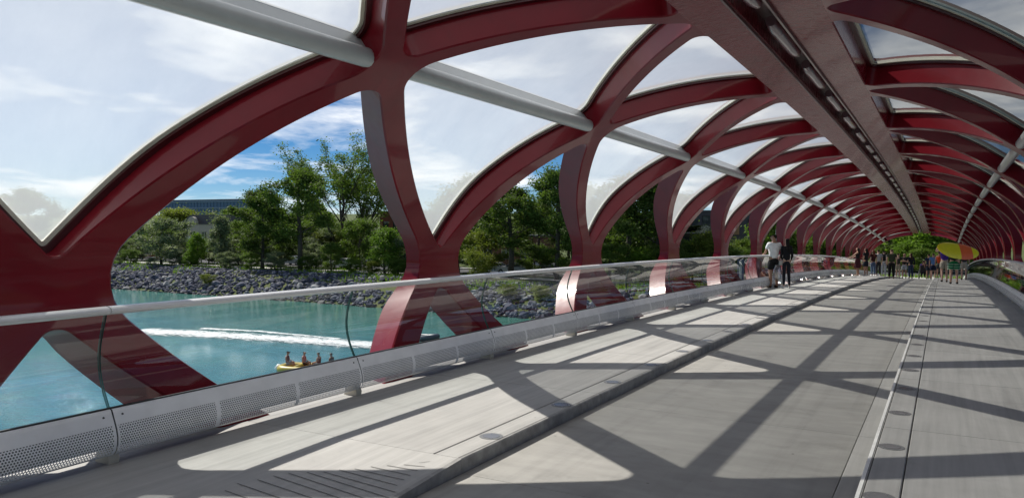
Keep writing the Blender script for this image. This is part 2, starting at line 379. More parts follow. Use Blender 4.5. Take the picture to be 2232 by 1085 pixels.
def part_mesh(name, key, side, mat):
    v = []; nrm = []; f = []; cache = {}
    def add(p, n): v.append(p); nrm.append(n); return len(v)-1
    def face(idx, want):
        a, b, c = (Vector(v[i]) for i in idx[:3]); g = (b-a).cross(c-a)
        f.append(tuple(idx) if g.dot(Vector(want)) >= 0 else tuple(idx[::-1]))
    for (t, c), o in zip(LT, LO):
        if o != key: continue
        for off, sg in ((0, -1), (DEPTH, 1)):
            idx = []
            for i in t:
                k = (i, off)
                if k not in cache:
                    p, n = surf(LV[i][0], LV[i][1], off, side); cache[k] = add(p, tuple(sg*q for q in n))
                idx.append(cache[k])
            face(idx, nrm[idx[0]])
    for h in holes:
        pin = h(BEV); pw = h(0.0)
        if pin[:, 1].max() > 1.75*P or pin[:, 1].min() < -1.75*P: continue
        m = len(pin)
        for i in range(m):
            j = (i+1) % m; e = pw[j]-pw[i]; L = np.linalg.norm(e)
            if L < 1e-6: continue
            out = np.array([e[1], -e[0]])/L; mid = (pin[i]+pin[j])/2+out*.003
            if mid[0] > S_E-.004 and abs(out[0]) > .9 and out[0] > 0: o = owner((S_E+.01, mid[1]))
            else: o = owner(mid)
            if o != key: continue
            # vertex normals from neighbouring edges
            def vn(q):
                a = pw[(q+1) % m]-pw[q-1]; a /= np.linalg.norm(a)+1e-12; return np.array([a[1], -a[0]])
            def to3(q, w2):  # 2d solid-outward normal (towards the hole) -> 3d
                p0, n0 = surf(w2[0], w2[1], 0, side); ds = 1e-3
                p1, _ = surf(w2[0]+ds, w2[1], 0, side); ts = (Vector(p1)-Vector(p0))/ds
                o2 = vn(q); return (-(ts*o2[0]+Vector((0, 1, 0))*o2[1])).normalized(), Vector(n0)
            ni, n0i = to3(i, pw[i]); nj, n0j = to3(j, pw[j])
            a0 = surf(*pin[i], 0, side)[0]; b0 = surf(*pin[j], 0, side)[0]
            a1 = surf(*pw[i], BEV, side)[0]; b1 = surf(*pw[j], BEV, side)[0]
            a2 = surf(*pw[i], DEPTH, side)[0]; b2 = surf(*pw[j], DEPTH, side)[0]
            ch_i = (ni-n0i).normalized(); ch_j = (nj-n0j).normalized()
            q = [add(a0, tuple(ch_i)), add(b0, tuple(ch_j)), add(b1, tuple(ch_j)), add(a1, tuple(ch_i))]; face(q, ch_i)
            q = [add(a1, tuple(ni)), add(b1, tuple(nj)), add(b2, tuple(nj)), add(a2, tuple(ni))]; face(q, ni)
    if key[0] == 'spine':
        for y0, y1 in ((-P/2, 0), (0, P/2)):
            a, n0 = surf(S_SLOT, y0, 0, side); b, _ = surf(S_SLOT, y1, 0, side); c, _ = surf(S_SLOT, y1, DEPTH, side); d, _ = surf(S_SLOT, y0, DEPTH, side)
            w = (-side, 0, 0); q = [add(a, w), add(b, w), add(c, w), add(d, w)]; face(q, w)
    me = new_mesh(name, v, f, mat, True)
    me.normals_split_custom_set_from_vertices(nrm)
    return me
def shift(me_fn, *a): return me_fn(*a)
def panel_meshes(name, outline, side):
    """seal frame (dark ledge + cream edge) and the glass sheet itself"""
    o0 = outline(.004); o1 = outline(-.05); o2 = outline(-.082); m = len(o0)
    d0, d1 = .27, .345
    v = []; f = []; mi = []
    def ring(o, d): 
        b = len(v); v.extend(surf(p[0], p[1], d, side)[0] for p in o); return b
    def band(a, b, mat):
        for i in range(m):
            j = (i+1) % m; f.append((a+i, a+j, b+j, b+i)); mi.append(mat)
    r0, r1, r2, r3 = ring(o0, d0), ring(o1, d0), ring(o1, d0+.03), ring(o2, d0+.032)
    r4, r5, r6 = ring(o2, d1), ring(o0, d1), ring(o0, d0)
    band(r0, r1, 0); band(r1, r2, 0); band(r2, r3, 1); band(r3, r4, 1); band(r4, r5, 1); band(r5, r6, 0)
    fr = fix_normals(new_mesh(name+'_seal', v, f, [M['dark_red'], M['cream']], False, mi))
    og = outline(-.065); pts = [tuple(p) for p in og]; ed = [(i, (i+1) % len(og)) for i in range(len(og))]
    lo, hi = og.min(0), og.max(0)
    for s in np.arange(lo[0], hi[0], .3):
        for y in np.arange(lo[1], hi[1], .3):
            if inside(og, np.array((s, y))): pts.append((s, y))
    res = delaunay_2d_cdt([Vector(p) for p in pts], ed, [], 1, 1e-5)
    vv = []; nn = []
    for q in res[0]:
        p, n = surf(q.x, q.y, .312, side); vv.append(p); nn.append(n)
    ff = [tuple(x) for x in res[2]]
    gl = new_mesh(name, vv, ff, M['roof_glass'], True); gl.normals_split_custom_set_from_vertices(nn)
    return gl, fr

bridge = empty('footbridge', (0, 0, 0), 0, 'red tubular footbridge with glazed lattice roof, concrete deck and glass railings', 'bridge')
def bpart(name, me, y, parent=None, dz=0, mid=0):
    o = obj(name, me, parent or bridge, (0, y, zdeck(y)+dz), (slope(y+mid), 0, 0)); return o
def bake(name, me, y, parent=None):
    # copy of a bay piece bent to the camber, so that neighbouring bays meet without a gap
    m2 = me.copy(); n = len(m2.vertices); a = np.empty(n*3); m2.vertices.foreach_get('co', a); a = a.reshape(-1, 3)
    a[:, 2] += G_*(a[:, 1]+y)-K_*(a[:, 1]+y)**2; m2.vertices.foreach_set('co', a.ravel()); m2.update()
    return obj(name, m2, parent or bridge, (0, y, 0) if parent is None else (0, 0, 0))
RIB = {}
for sd_, nm in ((-1, 'left'), (1, 'right')):
    RIB[sd_] = (part_mesh('rib_forward_'+nm, ('F', 0), sd_, M['red']), part_mesh('rib_backward_'+nm, ('G', 0), sd_, M['red']), part_mesh('spine_'+nm, ('spine', 0), sd_, M['red_spine']),
                panel_meshes('roof_panel_'+nm, diamond(0), sd_), panel_meshes('roof_panel_tri_'+nm, _tri(0), sd_))
# purlin between shoulder nodes: tube with a fin that carries the glass
def purlin_mesh(side):
    t = math.acos(2.76/AE); nx, nz = math.cos(t)/AE, math.sin(t)/BE; l = math.hypot(nx, nz); nx /= l; nz /= l
    tx, tz = nz, -nx; cx, cz = AE*math.cos(t)+.085*nx, ZC+BE*math.sin(t)+.085*nz; prof = []
    for q in range(13):
        a = R(-240+300*q/12); rr = .088
        prof.append((cx+rr*(math.cos(a)*tx+math.sin(a)*nx)*1.0, cz+rr*(math.cos(a)*tz+math.sin(a)*nz)))
    prof.append((cx+.04*tx+.25*nx, cz+.04*tz+.25*nz)); prof.append((cx-.04*tx+.25*nx, cz-.04*tz+.25*nz))
    mb = MB(); L = P/2-.30
    mb.prism([(side*x, z) for x, z in prof], -L, L)
    me = fix_normals(mb.mesh('purlin', M['white_metal'], True)); return me
PUR = {sd_: purlin_mesh(sd_) for sd_ in (-1, 1)}
def smooth_by_angle(me, ang=35):
    b = bmesh.new(); b.from_mesh(me)
    for e in b.edges: e.smooth = len(e.link_faces) == 2 and e.calc_face_angle(0) < R(ang)
    for f in b.faces: f.smooth = True
    b.to_mesh(me); b.free(); return me
for s_ in PUR.values(): smooth_by_angle(s_)
kmin = math.floor((Y_BEG-Y_W)/P); kmax = math.floor((Y_END-Y_W)/P)-1
chan = MB(); chan.box((-.155, -P/2, 4.10), (.155, P/2, 4.14)); CHAN = chan.mesh('light_channel', M['dark_red'])
def lamp_mesh():
    mb = MB(); pts = [(0, -.86+1.72*i/8, 3.97) for i in range(9)]; r = [.06, .088]+[.092]*5+[.088, .06]; mb.tube(pts, r, 12)
    return smooth_by_angle(fix_normals(mb.mesh('ceiling_lamp', M['lamp'], True)), 50)
LAMP = lamp_mesh()
LIPM = []
for sx in (-1, 1): LIPM.append(MB().box((sx*.178-.012, -P/2+.002, 3.835), (sx*.178+.012, P/2-.002, 3.872)).mesh('slot_lip', M['dark_red']))
for k in range(kmin, kmax+1):
    y = Y_W+k*P
    for sd_ in (-1, 1):
        f_, g_, sp_, dg, tr = RIB[sd_]
        bake('rib', f_, y); bake('rib', g_, y); bake('spine_plate', sp_, y)
        gp = bake('roof_panel', dg[0], y); bake('seal', dg[1], y, gp)
        gp = bake('roof_panel', tr[0], y); bake('seal', tr[1], y, gp)
        bake('purlin', PUR[sd_], y)
    bake('light_channel', CHAN, y)
    for q in (0, 1): bake('slot_lip', LIPM[q], y)
    for q in (0, 1): bpart('ceiling_lamp', LAMP, y-P/4+q*P/2+.35)

# ---- deck slabs, module by module
def slab(name, x0, x1, ztop, th, mat, L=Q, gap=.004, cham=.006):
    mb = MB(); a, b = x0+gap, x1-gap; y0, y1 = gap, L-gap
    lo = [(a, y0), (b, y0), (b, y1), (a, y1)]; c = cham; inn = [(a+c, y0+c), (b-c, y0+c), (b-c, y1-c), (a+c, y1-c)]
    i = len(mb.v); mb.v += [(x, y, ztop-th) for x, y in lo]+[(x, y, ztop-c) for x, y in lo]+[(x, y, ztop) for x, y in inn]
    mb.f += [(8, 9, 10, 11)]; 
    for k in range(4):
        j = (k+1) % 4; mb.f += [(4+k, 4+j, 8+j, 8+k), (k, j, 4+j, 4+k)]
    mb.m = [0]*len(mb.f)
    return mb.mesh(name, mat)
SL = {}
for sd_ in (-1, 1):
    xs = lambda a, b: (a, b) if sd_ > 0 else (-b, -a)
    SL[sd_] = [slab('walkway_slab', *xs(WG, WE), 0, .12, M['concrete']), slab('edge_slab', *xs(WK+.03, WG), 0, .12, M['concrete'])]
    # kerb: rounded edge strip facing the lane
    mb = MB(); prof = [(WK+.03, 0), (WK+.012, -.002), (WK+.002, -.012), (WK, -.03), (WK, LANE-.05), (WK+.03, LANE-.05)]
    mb.prism([(sd_*x, z) for x, z in prof], .004, Q-.004); SL[sd_].append(fix_normals(mb.mesh('kerb', M['kerb'])))
    mb = MB(); prof = [(WK+.020, .003), (WK-.004, .001), (WK-.006, -.028), (WK+.004, -.03)]
    mb.prism([(sd_*x, z) for x, z in prof], .003, Q-.003); SL[sd_].append(fix_normals(mb.mesh('kerb_nosing', M['nosing'])))
LANE_M = slab('lane_slab', -WK, WK-.16, LANE, .1, M['concrete_lane'], Q, .0022, .003); GUT_M = slab('gutter_slab', WK-.16, WK, LANE, .1, M['concrete'], Q, .0022, .003)
mb = MB(); mb.box((-WE, 0, -.34), (WE, Q, -.20)); BASE_M = mb.mesh('sub_deck', M['joint'])
GRV_M = [MB().box((sx*WG-.02, 0, -.08), (sx*WG+.02, Q, -.018)).mesh('joint_filler', M['joint']) for sx in (-1, 1)]
EDGE_M = []
for sx in (-1, 1):
    mb = MB(); mb.prism([(sx*3.423, -.012), (sx*3.98, -.03), (sx*3.98, -.42), (sx*3.423, -.42)], 0, Q)
    EDGE_M.append(fix_normals(mb.mesh('edge_beam', M['concrete'])))
n0 = math.floor((Y_BEG-Y_J)/Q); n1_ = math.floor((Y_END-Y_J)/Q)
RAMP_N = -2     # the module whose left kerb ramps down to the lane
def dpart(name, me, y, dz=0): return bpart(name, me, y, None, dz, Q/2)
# ground lamps
mb = MB(); mb.disc((0, 0, .002), .095, .02, 24); D1 = mb.mesh('ground_lamp', simple('lamp_ring_steel', (.22, .22, .22), .5, .3))
mb = MB(); mb.disc((0, 0, .004), .066, .02, 24); D2 = mb.mesh('lens', simple('lamp_lens', (.20, .20, .205), .25, 0))
mb = MB()
for a in range(6): mb.disc((.08*math.cos(a*1.047), .08*math.sin(a*1.047), .004), .006, .01, 6)
D3 = mb.mesh('screws', simple('screw_steel', (.6, .6, .6), .3, .8))
for n in range(n0, n1_+1):
    y = Y_J+n*Q
    for sd_ in (-1, 1):
        if sd_ < 0 and n <= RAMP_N: continue
        for nm, me in zip(('walkway_slab', 'edge_slab', 'kerb', 'kerb_nosing'), SL[sd_]):
            if nm == 'kerb_nosing' and sd_ < 0: continue
            dpart(nm, me, y)
    dpart('lane_slab', LANE_M, y); dpart('gutter_slab', GUT_M, y); dpart('sub_deck', BASE_M, y); [dpart('edge_beam', e_, y) for e_ in EDGE_M]
    for gm_ in GRV_M[0 if n > RAMP_N else 1:]: dpart('joint_filler', gm_, y)
    for q in (0, 1):
        yy = y-.66+q*Q/2
        for sd_ in (-1, 1):
            if sd_ < 0 and yy < 4.8: continue
            if yy > 40: continue
            g = bpart('ground_lamp', D1, yy); g.location.x = sd_*(WK+WG)/2+sd_*.005
            obj('lens', D2, g); obj('screws', D3, g)
# ramp at the end of the left kerb
def ramp(y0):
    nx_, ny = 10, 26; v = []; f = []
    for j in range(ny+1):
        for i in range(nx_+1):
            t = j/ny; x = -WE+(WE-WK)*i/nx_; d = min(1, max(0, (1-t)/.55)); u = max(0, (x+2.75)/(2.75-WK))
            v.append((x, t*Q, LANE*.98*d*u))
    for j in range(ny):
        for i in range(nx_): a = j*(nx_+1)+i; f.append((a, a+1, a+nx_+2, a+nx_+1))
    dpart('ramp_slab', new_mesh('ramp_slab', v, f, M['concrete']), y0)
    v = []; f = []
    for j in range(ny+1):
        t = j/ny; d = min(1, max(0, (1-t)/.55)); z = LANE*.98*d; v += [(-WK, t*Q, z), (-WK, t*Q, LANE-.05), (-WK-.035, t*Q, z+.003), ]
    for j in range(ny): a = 3*j; f += [(a, a+3, a+4, a+1), (a, a+2, a+5, a+3)]
    dpart('kerb', new_mesh('kerb_ramp', v, f, M['kerb']), y0)
ramp(Y_J+RAMP_N*Q)
# tactile grooves drawn as thin dark strips (ends read off the photograph, laid on the ramp surface)
def ramp_z(x, y):
    t = (y-(Y_J+RAMP_N*Q))/Q; d = min(1, max(0, (1-t)/.55)); return zdeck(y)+LANE*.98*d*max(0, (x+2.75)/(2.75-WK))
M['groove'] = simple('groove_dirt', (.12, .115, .105), .9)
GR_ = [((913, 1017), (937, 1024)), ((880, 1020), (926, 1034)), ((843, 1021), (910, 1041)), ((808, 1023), (895, 1050)), ((773, 1027), (881, 1058)), ((739, 1029), (866, 1068)), ((705, 1033), (862, 1080)),
       ((669, 1034), (850, 1091)), ((628, 1036), (830, 1101)), ((596, 1042), (810, 1110)), ((561, 1050), (790, 1121)), ((517, 1058), (760, 1133)), ((490, 1072), (730, 1146))]
for a_, b_ in GR_:
    pa, pb = at_z(*a_, -.03), at_z(*b_, -.06); mb = MB(); n = 6
    for i in range(n):
        q0, q1 = pa.lerp(pb, i/n), pa.lerp(pb, (i+1)/n)
        mb.quad(*[(q.x, q.y+dy, ramp_z(q.x, q.y)+.0035) for q, dy in ((q0, -.0035), (q1, -.0035), (q1, .0035), (q0, .0035))])
    obj('tactile_groove', mb.mesh('tactile_groove', M['groove']), bridge)
for n in range(n0, RAMP_N):      # lane-level walkway behind the ramp
    xs = (-WE, -WK); me = SL.setdefault('low', slab('walkway_slab_low', -WE, -WK-.0, 0, .12, M['concrete'])); dpart('walkway_slab', me, Y_J+n*Q)

# ---- balustrades
def profile_glass(t):   # t 0 bottom .. 1 top
    return (3.325+.035*t+.105*math.sin(math.pi*min(1, t*1.02))**1.0*(1-.15*t), .36+.685*t)
def glass_mesh(side):
    v = []; f = []; mi = []; n = 12; y0, y1 = .006, Q-.006
    for t in range(n+1):
        x, z = profile_glass(t/n); v += [(side*x, y0, z), (side*x, y1, z)]
    for t in range(n): a = 2*t; f.append((a, a+1, a+3, a+2)); mi.append(0)
    b = len(v)
    for yy in (y0, y1):
        s = len(v)
        for t in range(n+1):
            x, z = profile_glass(t/n); v += [(side*x, yy, z), (side*(x+.018), yy, z)]
        for t in range(n): a = s+2*t; f.append((a, a+1, a+3, a+2)); mi.append(1)
    return new_mesh('glass_pane', v, f, [M['rail_glass'], M['glass_edge']], True, mi)
SK = [(3.325, .375), (3.312, .372), (3.300, .345), (3.276, .29), (3.256, .24), (3.245, .19), (3.246, .14), (3.26, .095), (3.29, .062), (3.34, .05)]
def skirt_mesh(side):
    v = []; f = []; uv = []; d = 0; y0, y1 = .005, Q-.005
    for i, (x, z) in enumerate(SK):
        if i: d += math.hypot(x-SK[i-1][0], z-SK[i-1][1])
        v += [(side*x, y0, z), (side*x, y1, z)]; uv += [(y0, d), (y1, d)]
    for i in range(len(SK)-1): a = 2*i; f.append((a, a+1, a+3, a+2))
    return new_mesh('skirt_panel', v, f, M['skirt'], True, None, uv)
def rail_mesh(side):
    mb = MB(); prof = [(side*(3.36+.058*math.cos(a)), 1.058+.03*math.sin(a)) for a in np.linspace(0, 2*math.pi, 17)[:-1]]
    mb.prism(prof, .003, 2*Q-.003); return smooth_by_angle(fix_normals(mb.mesh('handrail', M['rail'], True)), 40)
BAL = {}
for sd_ in (-1, 1):
    mb = MB(); mb.box((min(sd_*3.325, sd_*3.345), 0, .33), (max(sd_*3.325, sd_*3.345), Q, .385)); tr_ = mb.mesh('glass_trim', M['black'])
    mb = MB(); mb.box((min(sd_*3.335, sd_*3.40), 0, .10), (max(sd_*3.335, sd_*3.40), Q, .36)); bk = mb.mesh('skirt_void_sheet', M['dark_void'])
    mb = MB()
    mb.prism([(sd_*3.29, .0), (sd_*3.285, .04), (sd_*3.31, .1), (sd_*3.42, .12), (sd_*3.44, .0)], -.04, .04); br = fix_normals(mb.mesh('rail_bracket', M['bracket']))
    mb = MB()
    for yy in (.07, Q-.07): mb.tube([(sd_*3.309, yy, .335), (sd_*3.291, yy, .33)], .008, 8)
    bo = mb.mesh('bolts', M['joint'])
    BAL[sd_] = (glass_mesh(sd_), skirt_mesh(sd_), rail_mesh(sd_), tr_, bk, br, bo)
m0 = math.floor((Y_BEG-Y_G)/Q); m1 = math.floor((Y_END-Y_G)/Q)
for n in range(m0, m1+1):
    y = Y_G+n*Q
    for sd_ in (-1, 1):
        gm, sm, rm, tm, bk, br, bo = BAL[sd_]
        dpart('glass_pane', gm, y); s1 = dpart('skirt_panel', sm, y); obj('bolts', bo, s1); dpart('glass_trim', tm, y); dpart('skirt_void_sheet', bk, y); bpart('rail_bracket', br, y)
        if (n-m0) % 2 == 0: bpart('handrail', rm, y, None, 0, Q)

# ------------------------------------------------------------------ terrain, river, road
WATER_Z = -7.0
def smooth(a, b, x):
    t = min(1, max(0, (x-a)/(b-a))); return t*t*(3-2*t)
def shore(x): return 65.5+1.6*noise.noise((x*.03, 1.3, 0))+.012*abs(x+30)
def ground_z(x, y):
    if y > 0:
        e = shore(x); top = -4.1+1.45*math.exp(-(x/14)**2)+.25*noise.noise((x*.05, y*.05, 4))
        z = -8.6+(top+8.6)*smooth(e-3.2, e+9.5, y) if y < e+9.5 else top
        if abs(x) < 30 and y > 76: z += (-2.62-z)*math.exp(-(x/9)**4)*smooth(76, 80, y)
        z += .012*max(0, y-92)+.05*max(0, y-170)*(1-smooth(400, 800, y)*.8)
        return z
    e = -58+1.5*noise.noise((x*.03, 7.3, 0)); return -8.6+5.0*smooth(-e-2, -e+9, -y)
def mk_ground():
    t = NT('bank_grass_soil'); p = t.pos()
    a = t.noise(p, .12, 6, .6); b = t.noise(p, 1.6, 6, .7)
    c = t.mix(t.ramp(a, [(.38, 0), (.62, 1)]), (.055, .095, .022), (.10, .125, .035))
    c = t.mix(t.ramp(b, [(.45, 0), (.75, .8)]), c, (.13, .115, .065))
    return t.out(t.pbr(c, .9, 0, t.bump(b, .6, .08), spec=.2))
def grid_obj(name, xs, ys, fz, mat, kind='structure'):
    v = [(x, y, fz(x, y)) for y in ys for x in xs]; n = len(xs); f = []
    for j in range(len(ys)-1):
        for i in range(n-1): a = j*n+i; f.append((a, a+1, a+n+1, a+n))
    return prop(obj(name, new_mesh(name, v, f, mat, True)), kind=kind)
xs = list(np.unique(np.concatenate([np.linspace(-1800, -160, 20), np.arange(-160, 60, 2.0), np.linspace(60, 1500, 18)])))
ys = list(np.unique(np.concatenate([np.linspace(-900, -75, 10), np.arange(-75, -45, 2.5), np.array([-45, 20, 50.]), np.arange(58, 110, 1.2), np.linspace(110, 400, 25), np.linspace(400, 3500, 12)])))
ground = grid_obj('ground', xs, ys, ground_z, mk_ground())
def mk_water():
    t = NT('river_water'); p = t.pos()
    w1 = t.noise(t.mapping(p, (.55, .9, 1)), .9, 6, .62, .5); w2 = t.noise(t.mapping(p, (1, 1.8, 1)), 3.4, 5, .65, .3); big = t.noise(p, .05, 4)
    c = t.mix(t.ramp(big, [(.4, 0), (.62, 1)]), (.088, .265, .33), (.10, .29, .285))
    sp = t.n('SeparateXYZ'); t.set(sp, 0, p)
    near = t.n('MapRange'); t.set(near, 0, sp.outputs[1]); near.inputs[1].default_value = 38; near.inputs[2].default_value = 62
    c = t.mix(near.outputs[0], c, (.075, .22, .18))
    calm = t.ramp(t.noise(t.mapping(p, (.5, 1.4, 1)), .11, 4, .6), [(.35, .45), (.65, 1.15)])
    h = t.math('MULTIPLY', t.math('ADD', w1, t.math('MULTIPLY', w2, .45)), calm)
    return t.out(t.pbr(c, .035, 0, t.bump(h, .85, .3), spec=.5))
prop(obj('river', new_mesh('river', [(-1800, -70, WATER_Z), (1500, -70, WATER_Z), (1500, 78, WATER_Z), (-1800, 78, WATER_Z)], [(0, 1, 2, 3)], mk_water())), kind='structure')
# foam wake behind the motor boat
def mk_foam():
    t = NT('wake_foam'); uvn = t.n('UVMap'); sp = t.n('SeparateXYZ'); t.set(sp, 0, uvn.outputs[0]); p = t.pos()
    n = t.noise(t.mapping(p, (.8, 2.4, 1)), 1.7, 8, .78, .9)
    edge = t.math('MULTIPLY', t.math('ABSOLUTE', t.math('SUBTRACT', sp.outputs[1], .5)), 2)
    thr = t.math('ADD', .34, t.math('MULTIPLY', t.math('POWER', edge, 1.6), .42))
    m = t.ramp(t.math('SUBTRACT', n, thr), [(.0, 0), (.13, 1)])
    b = t.pbr((.86, .88, .88), .7, 0, t.bump(n, .9, .1)); tr = t.n('BsdfTransparent'); x = t.n('MixShader'); t.set(x, 0, m); t.set(x, 1, tr.outputs[0]); t.set(x, 2, b)
    return t.out(x.outputs[0])
FOAM = mk_foam()
def foam(pts, w0, w1, h):
    v = []; f = []; uv = []; n = 40; m = 6
    P2 = [at_z(px, py, WATER_Z) for px, py in pts]
    def pos(t):
        q = t*(len(P2)-1); i = min(int(q), len(P2)-2); return P2[i].lerp(P2[i+1], q-i)
    for i in range(n+1):
        t = i/n; c = pos(t); d = (pos(min(1, t+.02))-pos(max(0, t-.02))).normalized(); sd2 = Vector((-d.y, d.x, 0)); w = w0+(w1-w0)*t
        for j in range(m+1):
            u = j/m; v.append(tuple(c+sd2*(u-.5)*w+Vector((0, 0, .02+h*math.sin(math.pi*u)*(.5+.5*noise.noise((i*.6, j*.8, w0)))))))
            uv.append((t*20, u))
    for i in range(n):
        for j in range(m): a = i*(m+1)+j; f.append((a, a+1, a+m+2, a+m+1))
    return prop(obj('wake_foam', new_mesh('wake_foam', v, f, FOAM, True, None, uv)), 'white churned foam trail left on the teal river by a boat', 'foam', 'foam trails on the river', 'stuff')
foam([(300, 722), (460, 730), (640, 741), (860, 757)], 6.5, 6.0, .16)
foam([(440, 716), (560, 722), (740, 739)], 1.7, 1.2, .06)
foam([(20, 712), (90, 716), (180, 722)], 2.6, 3.0, .05)
# road and path on the bank
def strip(name, y0, y1, x0, x1, dz, mat):
    xs2 = np.arange(x0, x1+.1, 3.0); v = []; f = []
    for x in xs2:
        for y in np.linspace(y0, y1, 5): v.append((x, y, max(ground_z(x+dx, y+dy) for dx in (-2, 0, 2) for dy in (-1.5, 0, 1.5))+dz))
    for i in range(len(xs2)-1):
        for j in range(4): a = i*5+j; f.append((a, a+5, a+6, a+1))
    return prop(obj(name, new_mesh(name, v, f, mat, True)), kind='structure')
asph = simple('road_asphalt', (.065, .065, .068), .9, var=.2, scale=-2, bump=.3)
pathm = simple('path_concrete', (.42, .41, .38), .85, var=.15, scale=-1.5)
strip('road', 84.5, 92.5, -170, 40, .05, asph); strip('path', 78.6, 81.2, -170, -8, .05, pathm)
strip('pavement', 93.0, 95.0, -170, 40, .14, pathm)
mb = MB(); prop(obj('landing', new_mesh('landing', [(-4.2, 77.2, -2.5), (4.2, 77.2, -2.5), (7, 96, -2.55), (-7, 96, -2.55)], [(0, 1, 2, 3)], pathm), None, (0, 0, -.07)), kind='structure')
mb = MB(); mb.box((-4.6, 75.5, -8.2), (4.6, 77.9, -2.66)); prop(obj('bridge_abutment', mb.mesh('bridge_abutment', M['concrete'])), 'pale concrete abutment under the far end of the red footbridge', 'abutment')

# ------------------------------------------------------------------ riprap
rng = random.Random(5)
rockm = []
for i, c in enumerate([(.068, .073, .105), (.115, .12, .155), (.26, .26, .265), (.045, .05, .075)]):
    t = NT('riprap_rock_%d' % i); p = t.pos(); sp = t.n('SeparateXYZ'); t.set(sp, 0, p)
    wet = t.n('MapRange'); t.set(wet, 0, t.math('ADD', sp.outputs[2], t.math('MULTIPLY', t.noise(p, .8, 3), .3))); wet.inputs[1].default_value = WATER_Z+.28; wet.inputs[2].default_value = WATER_Z+.5
    cc = t.mix(1.0, c, t.ramp(t.noise(p, 2.2, 5, .65), [(.25, .7), (.75, 1.35)]), 'MULTIPLY'); cc = t.mix(1.0, cc, t.ramp(wet.outputs[0], [(0, .35), (1, 1.0)]), 'MULTIPLY')
    cc = t.mix(t.ramp(t.noise(p, .35, 3), [(.55, 0), (.7, .35)]), cc, (.16, .14, .11))
    rockm.append(t.out(t.pbr(cc, t.ramp(wet.outputs[0], [(0, .7), (1, .95)]), 0, t.bump(t.noise(p, 7, 4), .5, .03), spec=.3)))
def rock_verts(seed, sub=1):
    b = bmesh.new(); bmesh.ops.create_icosphere(b, subdivisions=sub, radius=1); r2 = random.Random(seed)
    ax = [Vector((r2.uniform(-1, 1), r2.uniform(-1, 1), r2.uniform(-1, 1))).normalized() for _ in range(7)]; dd = [r2.uniform(.55, .85) for _ in ax]
    for v in b.verts:
        for a, d in zip(ax, dd):
            e = v.co.dot(a)-d
            if e > 0: v.co -= a*e
        v.co = Vector((v.co.x*1.15, v.co.y*.9, v.co.z*.7))
    V = [tuple(v.co) for v in b.verts]; Fc = [tuple(x.index for x in f.verts) for f in b.faces]; b.free(); return V, Fc
RV = [rock_verts(i, 2 if i < 0 else 1) for i in range(8)]
RM = [new_mesh('rock', RV[i][0], RV[i][1], rockm[i % 4]) for i in range(8)]
RM += [new_mesh('rock', RV[i][0], RV[i][1], rockm[(i+1) % 4]) for i in range(8)]
spots = []
for _ in range(15000):
    x = rng.uniform(-150, 26); e = shore(x); y = e+rng.uniform(-1.6, 9.8)
    if abs(x) < 5 and y > 74: continue
    if y > e+5 and noise.noise((x*.09, y*.12, 3)) > .30: continue
    rr = rng.uniform(.13, .36)*(1.15 if y < e+6 else .85)*(1.75 if rng.random() < .06 else 1); spots.append((x, y, ground_z(x, y)+rr*.15, rr))
def pix(p):
    d = Vector(p)-CAM; return d.dot(fw), 1116+F_PX*d.dot(rt)/max(.1, d.dot(fw)), 542.5-F_PX*d.dot(up)/max(.1, d.dot(fw))
scored = []
for sp_ in spots:
    D, px, py = pix(sp_[:3]); vis = 240 < px < 1420 and D > 0
    scored.append((-(sp_[3]/D) if vis else 1, sp_))
scored.sort(key=lambda q: q[0])
def rotm(r): return (r.uniform(-.5, .5), r.uniform(-.5, .5), r.uniform(0, 6.28))
for sc_, (x, y, z, rr) in scored[:300]:
    obj('rock', rng.choice(RM), ground, (x, y, z), rotm(rng), (rr, rr, rr))
V = []; Fc = []; mi = []
for sc_, (x, y, z, rr) in scored[300:]:
    a, b = rng.choice(RV); mt = Matrix.Translation((x, y, z)) @ Matrix.Rotation(rng.uniform(0, 6.28), 4, 'Z') @ Matrix.Rotation(rng.uniform(-.6, .6), 4, 'X') @ Matrix.Scale(rr, 4)
    i = len(V); V += [tuple(mt @ Vector(q)) for q in a]; Fc += [tuple(i+k for k in q) for q in b]; mi += [rng.randrange(4)]*len(b)
prop(obj('rock_mass', new_mesh('rock_mass', V, Fc, rockm, False, mi), ground), kind='stuff')

# ------------------------------------------------------------------ plants
def mk_leaf(name, c1, c2, trans=.35):
    t = NT(name); p = t.pos(); oi = t.n('ObjectInfo').outputs['Random']
    n = t.noise(p, .9, 4, .6); fine = t.noise(p, 9, 2)
    f = t.math('ADD', t.math('MULTIPLY', n, .8), t.math('MULTIPLY', fine, .5)); f = t.ramp(f, [(.4, 0), (.9, 1)])
    c = t.mix(f, c1, c2)
    hs = t.n('HueSaturation'); t.set(hs, 'Color', c); t.set(hs, 'Value', t.math('ADD', .82, t.math('MULTIPLY', oi, .4))); c = hs.outputs[0]
    b = t.pbr(c, .6, 0, spec=.15); tl = t.n('BsdfTranslucent'); t.set(tl, 'Color', t.mix(1.0, c, (1.3, 1.5, .6), 'MULTIPLY'))
    x = t.n('MixShader'); t.set(x, 0, trans); t.set(x, 1, b); t.set(x, 2, tl.outputs[0]); return t.out(x.outputs[0])
LEAF = {'dark': mk_leaf('leaves_dark_green', (.060, .095, .022), (.125, .17, .04)), 'mid': mk_leaf('leaves_mid_green', (.078, .125, .024), (.15, .205, .045)),
        'bright': mk_leaf('leaves_bright_green', (.10, .175, .022), (.18, .27, .045)), 'silver': mk_leaf('leaves_silver_green', (.11, .135, .075), (.24, .27, .18), .3), 'yellow': mk_leaf('leaves_yellow_green', (.11, .135, .025), (.20, .22, .045))}
BARK = simple('tree_bark', (.055, .045, .036), .95, var=.35, scale=4, bump=.6)
